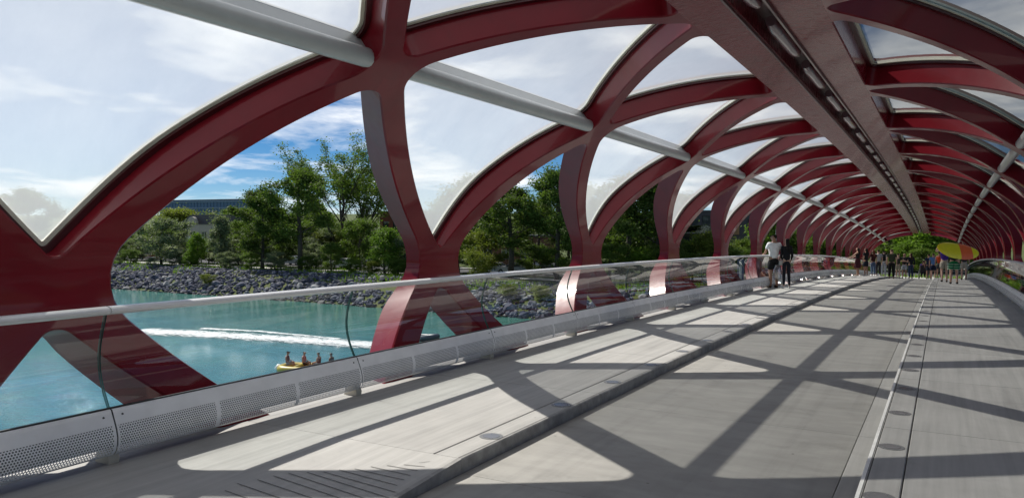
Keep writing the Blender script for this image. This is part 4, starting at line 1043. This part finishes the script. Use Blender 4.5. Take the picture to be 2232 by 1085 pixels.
p = at_y(1615, 550, 82); e = empty('information_board', (p.x, 82, ground_z(p.x, 82)-.1), .3, 'tall blue and white information board near the low grey house', 'sign')
mb = MB(); mb.box((-.35, -.05, .1), (.35, .05, 2.6)); obj('panel', mb.mesh('panel', simple('board_blue_grey', (.12, .16, .24), .4)), e)
mb = MB(); mb.box((-.15, -.062, .4), (.1, -.051, 2.4)); obj('stripe', mb.mesh('stripe', wh), e); mb = MB(); mb.box((-.4, -.15, -.1), (.4, .15, .1)); obj('base', mb.mesh('base', grey), e)
def guard_rail(x0, x1, Y, label):
    z = lambda x: ground_z(x, Y)
    e = empty('guard_rail', (x0, Y, z(x0)), 0, label, 'guard rail')
    n = int((x1-x0)/3)
    for i in range(n+1):
        x = x0+(x1-x0)*i/n; mb = MB(); mb.box((x-x0-.05, -.05, z(x)-z(x0)-.2), (x-x0+.05, .05, z(x)-z(x0)+.75)); obj('post', mb.mesh('post', STEEL), e)
    mb = MB(); mb.tube([(0+(x1-x0)*i/n, 0, z(x0+(x1-x0)*i/n)-z(x0)+.72) for i in range(n+1)], .05, 6); obj('rail', mb.mesh('rail', STEEL), e)
pa, pb = at_y(330, 580, 83), at_y(560, 580, 83); guard_rail(pa.x, pb.x, 83, 'low grey guard rail along the bank road behind the silvery trees')

# ------------------------------------------------------------------ people
SKINC = {'light': simple('skin_light', (.50, .30, .22), .55, var=.05), 'tan': simple('skin_tan', (.36, .19, .125), .55, var=.05), 'brown': simple('skin_brown', (.20, .10, .065), .55, var=.05)}
_cl = {}
def cloth(c, nm='cloth'):
    k = (nm,)+tuple(c)
    if k not in _cl: _cl[k] = simple('%s_%d' % (nm, len(_cl)), tuple(c), .9, var=.18, scale=9, bump=.3, spec=.25)
    return _cl[k]
HAIRM = lambda c: cloth(c, 'hair')
PENDING = []
def skin_obj(name, vs_, edges, mat, parent, root=0, sub=1):
    me = bpy.data.meshes.new(name); me.from_pydata([tuple(v[0]) for v in vs_], edges, []); me.update(); me.materials.append(mat)
    o = obj(name, me, parent); md = o.modifiers.new('Skin', 'SKIN'); md.use_smooth_shade = True
    for i, sv_ in enumerate(me.skin_vertices[0].data):
        r = vs_[i][1]; sv_.radius = r if isinstance(r, tuple) else (r, r); sv_.use_root = (i == root)
    ss = o.modifiers.new('Sub', 'SUBSURF'); ss.levels = sub; ss.render_levels = sub
    PENDING.append(o); return o
def person(x, y, z, rz, h=1.72, skin='light', shirt=None, sleeve='short', bottom=None, legs='pants', shoes=(.03, .03, .03), hair=(.02, .015, .012), hair_len='short', pose=None, label='', cap=None, group=None, wide=1.0, parent_label=None):
    """standing figure facing local +Y; pose overrides joints (metres at 1.75 m height)"""
    e = empty('person', (x, y, z), rz, label, 'person', group); k = h/1.75; e.scale = (k*wide, k*wide, k)
    J = dict(pel=(0, 0, .95), spi=(0, .01, 1.14), che=(0, 0, 1.33), nek=(0, -.01, 1.475), hb=(0, .005, 1.55), hd=(0, .02, 1.635), cr=(0, .005, 1.70))
    for s, n in ((-1, 'L'), (1, 'R')):
        J.update({'sh'+n: (s*.175, -.01, 1.415), 'el'+n: (s*.225, -.03, 1.13), 'wr'+n: (s*.235, .05, .89), 'hp'+n: (s*.085, 0, .90), 'kn'+n: (s*.095, .025, .49), 'an'+n: (s*.10, -.025, .075), 'to'+n: (s*.115, .13, .035)})
    if pose: J.update(pose)
    J = {a: Vector(b) for a, b in J.items()}
    V = []; E = []; ix = {}
    def add(nm, r, par=None, co=None):
        ix[nm] = len(V); V.append((J[nm] if co is None else co, r))
        if par: E.append((ix[par], ix[nm]))
    add('pel', (.14, .105)); add('spi', (.118, .09), 'pel'); add('che', (.14, .10), 'spi'); add('nek', .055, 'che'); add('hb', .062, 'nek'); add('hd', (.078, .095), 'hb'); add('cr', (.062, .075), 'hd')
    hd = J['hd']; fwd = (J.get('look', Vector((0, 1, 0)))).normalized(); add('nose', .014, 'hd', hd+fwd*.115+Vector((0, 0, -.015)))
    for s, n in ((-1, 'L'), (1, 'R')):
        sidev = Vector((fwd.y, -fwd.x, 0))*s; add('ear'+n, .018, 'hd', hd+sidev*.088+Vector((0, 0, -.01)))
        add('sh'+n, .055, 'che'); add('el'+n, .04, 'sh'+n); add('wr'+n, .026, 'el'+n)
        d = (J['wr'+n]-J['el'+n]).normalized(); pc = J['wr'+n]+d*.06; add('pa'+n, (.032, .020), 'wr'+n, pc)
        q = d.cross(Vector((0, 0, 1)) if abs(d.z) < .8 else Vector((0, 1, 0))).normalized(); inw = Vector((-s, 0, 0)); inw = (inw-d*inw.dot(d)).normalized() if abs(inw.dot(d)) < .95 else q
        q = d.cross(inw).normalized()
        for fi, (o_, L) in enumerate(((-.027, .066), (-.009, .078), (.009, .074), (.026, .058))):
            b = pc+q*o_+d*.03; add('f%d%s' % (fi, n), .0095, 'pa'+n, b+d*.018); add('g%d%s' % (fi, n), .008, 'f%d%s' % (fi, n), b+d*L+inw*.018)
        t0 = pc-d*.03-q*.034; add('t0'+n, .011, 'wr'+n, t0); add('t1'+n, .009, 't0'+n, t0+d*.045-q*.018+inw*.01)
        add('hp'+n, .088, 'pel'); add('kn'+n, .056, 'hp'+n); cm = J['kn'+n].lerp(J['an'+n], .35)+Vector((0, -.02, 0)); add('ca'+n, .052, 'kn'+n, cm); add('an'+n, .034, 'ca'+n); add('to'+n, .032, 'an'+n)
    skin_obj('body', V, E, SKINC[skin], e)
    # shirt
    if shirt is not None:
        lo = J['pel']+Vector((0, 0, -.05)); vs2 = [(lo, (.178, .142)), (J['spi'], (.148, .115)), (J['che'], (.168, .128)), (J['nek']-Vector((0, 0, .035)), .072)]; ed = [(0, 1), (1, 2), (2, 3)]
        for n in 'LR':
            b = len(vs2); vs2.append((J['sh'+n], .074)); ed.append((2, b))
            if sleeve == 'short': vs2.append((J['sh'+n].lerp(J['el'+n], .62), .062)); ed.append((b, b+1))
            elif sleeve == 'long': vs2 += [(J['el'+n], .055), (J['el'+n].lerp(J['wr'+n], .93), .042)]; ed += [(b, b+1), (b+1, b+2)]
        skin_obj('shirt', vs2, ed, cloth(shirt), e)
    if bottom is not None:
        if legs == 'dress':
            mb = MB(); n = 18; rings = [(J['pel'].z+.12, .15, .12), (J['pel'].z, .19, .15), (J['pel'].z-.22, .215, .175), (J['pel'].z-.45, .235, .19)]
            for (zz_, rx, ry) in rings:
                for q in range(n): a = 2*math.pi*q/n; w_ = 1+.05*math.sin(a*5); mb.v.append((J['pel'].x+rx*w_*math.cos(a), J['pel'].y+ry*w_*math.sin(a), zz_))
            for r_ in range(3):
                for q in range(n): mb.f.append((r_*n+q, r_*n+(q+1) % n, (r_+1)*n+(q+1) % n, (r_+1)*n+q)); mb.m.append(0)
            obj('dress', mb.mesh('dress', cloth(bottom), True), e)
        else:
            vs2 = [(J['pel']+Vector((0, 0, .07)), (.160, .122)), (J['pel'], (.165, .13))]; ed = [(0, 1)]
            for n in 'LR':
                b = len(vs2); t = {'shorts': .82, 'pants': 1, 'tight': 1}[legs]; wd = {'shorts': 1.25, 'pants': 1.12, 'tight': .98}[legs]
                vs2 += [(J['hp'+n], .10*wd), (J['hp'+n].lerp(J['kn'+n], t), .074*wd if legs != 'shorts' else .1)]; ed += [(1, b), (b, b+1)]
                if legs != 'shorts': vs2 += [(J['kn'+n].lerp(J['an'+n], .4)+Vector((0, -.015, 0)), .066*wd), (J['kn'+n].lerp(J['an'+n], .93), .048*wd)]; ed += [(b+1, b+2), (b+2, b+3)]
            skin_obj('trousers' if legs != 'shorts' else 'shorts', vs2, ed, cloth(bottom), e, 1)
    if shoes is not None:
        for n in 'LR':
            d = (J['to'+n]-J['an'+n]); d.z = 0; d.normalize(); a = J['an'+n]; zb = J['to'+n].z
            skin_obj('shoe', [(Vector((a.x, a.y, zb+.012))-d*.03, .047), (Vector((a.x, a.y, zb+.012))+d*.09, .047), (Vector((a.x, a.y, zb+.005))+d*.185, .036)], [(0, 1), (1, 2)], cloth(shoes, 'shoe'), e)
    if hair is not None:
        if hair_len == 'long':
            skin_obj('hair', [(hd+Vector((0, 0, .07))-fwd*.015, (.088, .09)), (hd+Vector((0, 0, .01))-fwd*.045, (.098, .085)), (J['nek']+Vector((0, 0, .01))-fwd*.06, (.088, .05)), (J['che']-fwd*.115+Vector((0, 0, .02)), (.10, .035)), (J['spi'].lerp(J['che'], .6)-fwd*.13, (.07, .02))], [(0, 1), (1, 2), (2, 3), (3, 4)], HAIRM(hair), e)
        elif hair_len == 'bun':
            skin_obj('hair', [(hd+Vector((0, 0, .06))-fwd*.015, (.087, .09)), (hd-fwd*.05, (.09, .07)), (hd+Vector((0, 0, .06))-fwd*.13, .045)], [(0, 1), (1, 2)], HAIRM(hair), e)
        else:
            skin_obj('hair', [(hd+Vector((0, 0, .065))-fwd*.012, (.084, .09)), (hd+Vector((0, 0, .01))-fwd*.05, (.084, .062)), (hd+Vector((0, 0, -.05))-fwd*.055, (.06, .04))], [(0, 1), (1, 2)], HAIRM(hair), e)
    sidev = Vector((fwd.y, -fwd.x, 0)).normalized()
    for s in (-1, 1):
        mb = MB(); c = hd+fwd*.088+sidev*s*.033+Vector((0, 0, .012)); mb.tube([c-fwd*.01, c+fwd*.006], .011, 8); obj('eye', mb.mesh('eye', M['black']), e)
    mb = MB(); c = hd+fwd*.087+Vector((0, 0, -.055)); mb.tube([c-sidev*.024, c+sidev*.024], .007, 6); obj('mouth', mb.mesh('mouth', cloth((.25, .07, .06), 'lip')), e)
    if cap is not None:
        ct = cloth(cap, 'cap')
        skin_obj('cap', [(hd+Vector((0, 0, .085)), (.092, .092)), (hd+Vector((0, 0, .05))-fwd*.01, (.098, .10))], [(0, 1)], ct, e)
        mb = MB(); n = 9; c0 = hd+Vector((0, 0, .048))
        for zz_ in (0, .012):
            for i in range(n): a = math.pi*i/(n-1); mb.v.append(tuple(c0+sidev*math.cos(a)*.085+fwd*(.06+math.sin(a)*.11)+Vector((0, 0, zz_-.02*math.sin(a)))))
        mb.f = [tuple(range(n))[::-1], tuple(range(n, 2*n))]+[(i, (i+1) % n, n+(i+1) % n, n+i) for i in range(n)]; mb.m = [0]*len(mb.f); obj('cap_brim', mb.mesh('cap_brim', ct), e)
    return e
def hang(dx=0): return {}
def stand(px, D, lane=False):
    """point on the deck below photo column px at camera depth D"""
    p = at_d(px, 600, D); z = zdeck(p.y)+(LANE if abs(p.x) < WK else 0); return p.x, p.y, z
toL = R(90)   # facing the left railing (-X)
G1 = 'people standing along the left railing'
# man in white shirt and the woman beside him
x, y, z = stand(1686, 25.6)
man = person(x, y, z, R(38), 1.78, 'tan', (.78, .78, .78), 'short', (.012, .012, .013), 'shorts', (.05, .03, .025), (.02, .015, .01), 'short', cap=(.015, .015, .016), wide=1.06,
    pose=dict(elL=(-.27, .02, 1.12), wrL=(-.22, .24, 1.06), elR=(.25, -.02, 1.13), wrR=(.24, .10, .92), look=(-.75, .66, 0)), label='man in white t-shirt, black shorts and black cap standing at the left railing')
x, y, z = stand(1714, 25.4)
wom = person(x, y, z, R(20), 1.66, 'light', (.012, .012, .014), 'long', (.014, .015, .022), 'tight', (.75, .75, .73), (.012, .01, .009), 'long', wide=.84,
    pose=dict(elR=(.22, -.02, 1.12), wrR=(.20, .14, .98), elL=(-.2, .04, 1.12), wrL=(-.13, .22, .98), anL=(-.12, -.12, .075), toL=(-.17, .02, .035), knL=(-.10, .0, .49), anR=(.14, .06, .075), toR=(.18, .21, .035), look=(-.5, .8, 0)), label='woman with long black hair, black top, dark leggings and white sneakers')
WM = wom.location
def bag(name, loc, w, d, h_, mat, label, lean=0):
    e = empty(name, loc, lean, label, 'bag'); mb = MB(); n = 14
    rings = [(0, .75), (.12, 1.0), (.55, 1.02), (.88, .85), (1.0, .62)]
    for t, q in rings:
        for i in range(n): a = 2*math.pi*i/n; cs, sn = math.cos(a), math.sin(a); f_ = (abs(cs)**.6*(1 if cs > 0 else -1), abs(sn)**.6*(1 if sn > 0 else -1)); mb.v.append((w/2*q*f_[0]*(1+.05*math.sin(3*a+t*5)), d/2*q*f_[1], t*h_))
    for r_ in range(len(rings)-1):
        for i in range(n): mb.f.append((r_*n+i, r_*n+(i+1) % n, (r_+1)*n+(i+1) % n, (r_+1)*n+i)); mb.m.append(0)
    mb.f.append(tuple(range(n))[::-1]); mb.m.append(0); obj('bag_body', mb.mesh('bag_body', mat, True), e)
    mb = MB(); mb.tube([(-w*.22, 0, h_*.97), (-w*.18, 0, h_*1.22), (0, 0, h_*1.32), (w*.18, 0, h_*1.22), (w*.22, 0, h_*.97)], .008, 6); obj('handle', mb.mesh('handle', mat), e); return e
fwdv = Vector((-math.sin(R(20)), math.cos(R(20)), 0)); rgt = Vector((math.cos(R(20)), math.sin(R(20)), 0))
bag('handbag', tuple(WM+fwdv*.16-rgt*.16+Vector((0, 0, .74))), .26, .13, .17, cloth((.72, .70, .66)), 'small white handbag held in front of the woman in black', R(20))
bag('carrier_bag', tuple(WM+fwdv*.10-rgt*.27+Vector((0, 0, .28))), .28, .18, .48, mk_clear('grey_plastic_film', (.62, .68, .74), .25, .5, .2, .25), 'grey translucent carrier bag hanging beside the woman in black', R(20))
# group further along the left railing
x, y, z = stand(1869, 46); person(x, y, z, R(75), 1.70, 'tan', (.016, .014, .016), 'none', (.05, .012, .016), 'dress', (.4, .3, .25), (.02, .014, .012), 'long', group=G1, label='woman in dark dress reaching one arm onto the left railing', pose=dict(elL=(-.22, .20, 1.22), wrL=(-.20, .44, 1.10), elR=(.22, .2, 1.2), wrR=(.2, .42, 1.08)))
x, y, z = stand(1887, 47.5); person(x, y, z, R(55), 1.72, 'tan', (.02, .02, .022), 'short', (.02, .022, .035), 'shorts', (.5, .5, .5), (.015, .012, .01), 'long', group=G1, label='long-haired person in black shirt and dark shorts next to the woman in dark dress', pose=dict(elR=(.23, .06, 1.14), wrR=(.15, .26, 1.12)))
x, y, z = stand(1903, 49); person(x, y, z, R(40), 1.66, 'light', (.05, .012, .012), 'short', (.08, .12, .2), 'tight', (.7, .7, .7), (.12, .035, .02), 'long', group=G1, label='woman with long reddish hair, dark red top and blue jeans')
x, y, z = stand(1914, 49.5); person(x, y, z, R(20), 1.70, 'light', (.36, .36, .37), 'short', (.03, .03, .034), 'pants', (.6, .6, .6), (.03, .02, .015), 'short', group=G1, label='person in light grey t-shirt and dark trousers beside the red-haired woman')
x, y, z = stand(1926, 50.5); e = person(x, y, z, R(-5), 1.66, 'light', (.55, .55, .55), 'short', (.30, .32, .36), 'pants', (.5, .5, .5), (.02, .016, .014), 'short', group=G1, label='person in pale trousers wearing a black backpack')
bp = empty('backpack', (x-.02, y-.19, z+.98), R(-5), 'black backpack on the person in pale trousers', 'backpack')
def pack_mesh(mat):
    b = bmesh.new(); bmesh.ops.create_cube(b, size=1)
    for v in b.verts: v.co = Vector((v.co.x*.30*(1 if v.co.z < 0 else .85), v.co.y*.16, v.co.z*.46+.23))
    bmesh.ops.bevel(b, geom=list(b.edges), offset=.05, segments=3, affect='EDGES'); me = bpy.data.meshes.new('pack'); b.to_mesh(me); b.free(); me.materials.append(mat); me.polygons.foreach_set('use_smooth', [True]*len(me.polygons)); return me
obj('pack', pack_mesh(cloth((.014, .014, .016))), bp)
for s in (-1, 1):
    mb = MB(); mb.tube([(s*.1, .07, .42), (s*.11, .14, .45), (s*.115, .23, .38), (s*.115, .25, .2), (s*.12, .12, .08)], .014, 6); obj('strap', mb.mesh('strap', cloth((.014, .014, .016))), bp)
x, y, z = stand(1943, 47.0); person(x, y, z, R(5), 1.80, 'light', (.045, .052, .03), 'short', (.012, .012, .013), 'pants', (.02, .02, .02), (.10, .07, .045), 'short', group=G1, wide=1.12, label='broad man in dark olive t-shirt and black trousers seen from behind')
x, y, z = stand(1957, 49.5); person(x, y, z, R(-20), 1.62, 'light', (.035, .035, .03), 'short', (.30, .27, .2), 'shorts', (.5, .5, .5), (.03, .02, .015), 'short', group=G1, label='person in dark shirt and khaki shorts holding both arms out', pose=dict(elR=(.38, .06, 1.24), wrR=(.56, .16, 1.16), elL=(-.36, .06, 1.22), wrL=(-.5, .18, 1.12)))
x, y, z = stand(1971, 50.5); person(x, y, z, R(170), 1.66, 'tan', (.018, .018, .02), 'short', (.42, .43, .46), 'shorts', (.1, .1, .1), (.012, .01, .01), 'short', group=G1, label='person in black top and pale grey shorts standing with folded arms', pose=dict(elL=(-.24, .08, 1.16), wrL=(.02, .22, 1.16), elR=(.24, .08, 1.16), wrR=(-.02, .24, 1.2)))
x, y, z = stand(1985, 51.0); person(x, y, z, R(30), 1.70, 'light', (.02, .022, .03), 'long', (.04, .06, .11), 'pants', (.3, .3, .3), (.05, .03, .02), 'long', group=G1, label='long-haired person in dark jacket and blue jeans at the edge of the standing group')
# group on the right
G2 = 'people walking on the right side of the deck'
x, y, z = stand(2024, 53.5); person(x, y, z, R(0), 1.76, 'tan', (.02, .025, .06), 'short', (.03, .035, .05), 'shorts', (.1, .1, .1), (.02, .015, .012), 'short', group=G2, label='man in navy t-shirt walking ahead of the man in bright blue')
x, y, z = stand(2034, 51.0); person(x, y, z, R(0), 1.74, 'light', (.10, .22, .48), 'short', (.015, .02, .05), 'shorts', (.3, .3, .3), (.07, .045, .03), 'short', group=G2, label='man in bright blue t-shirt and navy shorts', pose=dict(anR=(.11, -.16, .1), toR=(.12, -.01, .04), knR=(.1, .0, .5)))
x, y, z = stand(2047, 50.0); person(x, y, z, R(-5), 1.72, 'tan', (.55, .07, .02), 'none', (.05, .05, .055), 'shorts', (.2, .2, .2), (.03, .02, .015), 'short', group=G2, label='person in orange-red life vest beside the yellow board')
x, y, z = stand(2058, 34.6); n_ = person(x, y, z, R(6), 1.76, 'light', (.06, .025, .22), 'none', (.40, .35, .28), 'shorts', (.015, .015, .015), (.06, .04, .025), 'short', group=G2, label='board carrier in purple tank top and khaki shorts', pose=dict(elL=(-.34, .05, 1.34), wrL=(-.26, .02, 1.56), elR=(.33, .06, 1.36), wrR=(.27, .02, 1.60), anL=(-.1, -.2, .14), toL=(-.11, -.1, .05), knL=(-.1, -.02, .5)))
x2, y2, z2 = stand(2079, 32.2); o_ = person(x2, y2, z2, R(0), 1.76, 'light', (.02, .02, .024), 'short', (.012, .16, .06), 'shorts', (.015, .015, .015), (.03, .02, .015), 'short', group=G2, wide=1.08, label='board carrier in black shirt and green striped shorts', pose=dict(elR=(.36, .06, 1.36), wrR=(.30, .03, 1.58), elL=(-.36, .06, 1.36), wrL=(-.28, .03, 1.58), anR=(.11, -.14, .11), toR=(.12, .0, .04), knR=(.1, .01, .5)))
x, y, z = stand(2101, 41); person(x, y, z, R(0), 1.72, 'light', (.03, .032, .036), 'short', (.38, .34, .28), 'shorts', (.03, .03, .03), (.03, .02, .015), 'short', group=G2, label='person in charcoal shirt and sand shorts close to the right railing')
for zz_ in (.60, .70, .80):          # pale stripes on the green shorts
    mb = MB()
    for s in (-1, 1): mb.tube([(s*.098, .0, zz_), (s*.097, .0, zz_+.022)], .134 if zz_ < .75 else .139, 16, 0, False)
    obj('shorts_stripe', mb.mesh('shorts_stripe', cloth((.35, .5, .4))), o_)
# board carried overhead
def board_mesh():
    L, W_b, T_b = 1.78, .76, .14; nl, nw = 36, 10; v = []; f = []; mi = []
    for sgn in (1, -1):
        for i in range(nl+1):
            t = -1+2*i/nl; hw_ = W_b/2*max(0, 1-abs(t)**2.6)**.62; rk = .07*t*t
            for j in range(nw+1):
                u = -1+2*j/nw; th_ = T_b/2*max(0, 1-abs(u)**3)**.5*max(.0, 1-abs(t)**5)**.5; v.append((t*L/2, u*hw_, sgn*th_+rk))
    m = nw+1
    for s in (0, 1):
        b = s*(nl+1)*m
        for i in range(nl):
            for j in range(nw):
                a = b+i*m+j; f.append((a, a+1, a+m+1, a+m) if s else (a, a+m, a+m+1, a+1)); t = -1+2*(i+.5)/nl; mi.append(1 if .12 < t < .66 else 0)
    return new_mesh('board_shell', v, f, [simple('board_yellow', (.95, .74, .012), .35, var=.06), simple('board_orange', (.95, .14, .03), .35, var=.06)], True, mi)
pc = at_d(2086, 547, 31.7)
bd = empty('paddle_board', tuple(pc), 0, 'yellow board with wide orange band carried above the heads of two people', 'board')
bd.rotation_euler = (R(58), R(7), R(32))
obj('board_shell', board_mesh(), bd)
mb = MB(); mb.tube([(-.62, -.07, -.075), (-.60, .0, -.082), (-.56, .09, -.075)], .022, 8); obj('carry_handle', mb.mesh('carry_handle', M['black']), bd)
mb = MB(); mb.tube([(-.3, -.26, -.066), (.1, -.27, -.068), (.32, -.26, -.066)], .012, 6); obj('seam_rope', mb.mesh('seam_rope', cloth((.35, .12, .02))), bd)
# wheelchair and its user
x, y, z = stand(2013, 54)
wc = empty('wheelchair', (x, y, z), R(5), 'wheelchair with large spoked wheels on the deck near the tunnel end', 'wheelchair')
for s in (-1, 1):
    mb = MB(); mb.tube([(s*.29, .30*math.cos(a), .31+.30*math.sin(a)) for a in np.linspace(0, 2*math.pi, 25)], .018, 6, 0, False); w_ = obj('wheel', mb.mesh('wheel', TYRE), wc)
    mb = MB()
    for a in np.linspace(0, 2*math.pi, 13)[:-1]: mb.tube([(s*.29, 0, .31), (s*.29, .29*math.cos(a), .31+.29*math.sin(a))], .004, 4)
    obj('spokes', mb.mesh('spokes', STEEL), w_)
    mb = MB(); mb.tube([(s*.22, .42+.08*math.cos(a), .08+.08*math.sin(a)) for a in np.linspace(0, 2*math.pi, 13)], .014, 5, 0, False); obj('caster', mb.mesh('caster', TYRE), wc)
    mb = MB(); mb.tube([(s*.24, -.24, .95), (s*.24, -.2, .5), (s*.24, .3, .48), (s*.24, .42, .1)], .013, 6); mb.tube([(s*.24, -.22, .66), (s*.24, .2, .66)], .018, 6); obj('side_frame', mb.mesh('side_frame', STEEL), wc)
mb = MB(); mb.box((-.23, -.2, .46), (.23, .26, .50)); obj('seat', mb.mesh('seat', M['black']), wc)
mb = MB(); mb.box((-.23, -.245, .5), (.23, -.205, .92)); obj('backrest', mb.mesh('backrest', M['black']), wc)
seatp = dict(pel=(0, 0, .58), spi=(0, -.02, .76), che=(0, -.03, .95), nek=(0, -.02, 1.09), hb=(0, 0, 1.165), hd=(0, .02, 1.25), cr=(0, .01, 1.315))
for s, n in ((-1, 'L'), (1, 'R')): seatp.update({'sh'+n: (s*.175, -.03, 1.03), 'el'+n: (s*.23, .0, .78), 'wr'+n: (s*.21, .2, .70), 'hp'+n: (s*.09, .03, .56), 'kn'+n: (s*.10, .40, .54), 'an'+n: (s*.10, .44, .15), 'to'+n: (s*.10, .57, .11)})
person(x, y-.02, z, R(5), 1.70, 'brown', (.07, .04, .16), 'short', (.03, .03, .035), 'pants', (.1, .1, .1), (.02, .015, .012), 'short', pose=seatp, label='person in purple shirt sitting in the wheelchair')

# ------------------------------------------------------------------ raft and motor boat on the river
pr_ = at_z(676, 811, WATER_Z)
RH = R(18)
raft = empty('inflatable_raft', (pr_.x, pr_.y, WATER_Z), RH, 'yellow inflatable raft with four people drifting on the river', 'raft')
YEL = simple('raft_yellow', (.5, .38, .06), .4, var=.06); GRYB = simple('raft_grey', (.40, .42, .43), .45)
mb = MB(); ring = []
for a in np.linspace(0, 2*math.pi, 41):
    cx_, cy_ = math.cos(a), math.sin(a); ring.append((1.75*abs(cx_)**.55*(1 if cx_ > 0 else -1), .78*abs(cy_)**.55*(1 if cy_ > 0 else -1), .22))
mb.tube(ring, .23, 12, 0, False); obj('tube', mb.mesh('tube', YEL, True), raft)
mb = MB(); mb.box((-1.6, -.7, .02), (1.6, .7, .12)); obj('floor', mb.mesh('floor', simple('raft_floor', (.45, .14, .05), .6)), raft)
for xx in (-.6, .55):
    mb = MB(); mb.tube([(xx, -.72, .34), (xx, .72, .34)], .16, 12); obj('thwart', mb.mesh('thwart', YEL, True), raft)
mb = MB(); mb.tube([(-2.05, 0, -.05), (-2.08, 0, .2), (-2.0, 0, .38)], [.16, .2, .12], 12); obj('fender', mb.mesh('fender', simple('white_buoy', (.75, .75, .73), .4), True), raft)
def sit(rx, ry, z0, yawv, **kw):
    c = Vector((pr_.x, pr_.y, WATER_Z))+Vector((rx*math.cos(RH)-ry*math.sin(RH), rx*math.sin(RH)+ry*math.cos(RH), z0))
    sp_ = {a: (b[0], b[1], b[2]-.5) for a, b in seatp.items()}
    for n in 'LR': sp_['kn'+n] = (sp_['kn'+n][0], .36, .20); sp_['an'+n] = (sp_['an'+n][0], .46, -.12); sp_['to'+n] = (sp_['to'+n][0], .58, -.16)
    return person(c.x, c.y, c.z, yawv, 1.66, pose=sp_, **kw)
GR = 'people sitting on the yellow raft'
sit(-1.5, .1, .40, R(-70), skin='tan', shirt=(.10, .03, .04), sleeve='none', bottom=(.25, .3, .36), legs='shorts', hair=(.015, .012, .01), cap=(.015, .015, .016), shoes=None, group=GR, label='rafter in dark maroon vest and black cap at the end with the white buoy')
sit(-.5, .25, .40, R(-75), skin='tan', shirt=(.45, .10, .09), sleeve='none', bottom=(.05, .04, .04), legs='shorts', hair=(.012, .01, .01), shoes=None, group=GR, label='dark-haired rafter in red life vest')
sit(.45, .2, .40, R(100), skin='tan', shirt=(.14, .06, .07), sleeve='none', bottom=(.30, .30, .31), legs='shorts', hair=(.02, .015, .01), cap=(.42, .43, .43), shoes=None, group=GR, label='rafter in brown vest and grey cap')
sit(1.35, .0, .44, R(95), skin='brown', shirt=(.16, .15, .16), sleeve='none', bottom=(.36, .22, .17), legs='shorts', hair=(.012, .01, .01), shoes=None, group=GR, label='rafter in dark grey vest leaning back at the front of the raft')
pj = at_z(928, 742, WATER_Z)
bt = empty('motor_dinghy', (pj.x-.6, pj.y, WATER_Z), R(10), 'small dark grey inflatable dinghy beyond the slanting red leg', 'boat')
mb = MB(); mb.tube([(-1.5, -.55, .22), (.6, -.55, .24), (1.25, -.35, .32), (1.55, 0, .38), (1.25, .35, .32), (.6, .55, .24), (-1.5, .55, .22)], [.2, .2, .2, .2, .2, .2, .2], 12); obj('tube', mb.mesh('tube', simple('dinghy_rubber', (.05, .06, .075), .4), True), bt)
mb = MB(); mb.box((-1.45, -.45, .02), (1.2, .45, .1)); obj('floor', mb.mesh('floor', GRYB), bt)
mb = MB(); mb.box((-.5, -.45, .3), (-.2, .45, .36)); obj('seat', mb.mesh('seat', simple('dinghy_seat', (.6, .6, .6), .5)), bt)
mb = MB(); mb.box((-1.75, -.14, .25), (-1.45, .14, .72)).box((-1.68, -.06, -.3), (-1.52, .06, .25)); obj('outboard_motor', mb.mesh('outboard_motor', M['black']), bt)

# turn the skin-modifier figures into plain meshes
bpy.context.view_layer.update(); dg_ = bpy.context.evaluated_depsgraph_get()
for o in PENDING:
    me = bpy.data.meshes.new_from_object(o.evaluated_get(dg_)); old = o.data; o.modifiers.clear(); o.data = me
    me.polygons.foreach_set('use_smooth', [True]*len(me.polygons))
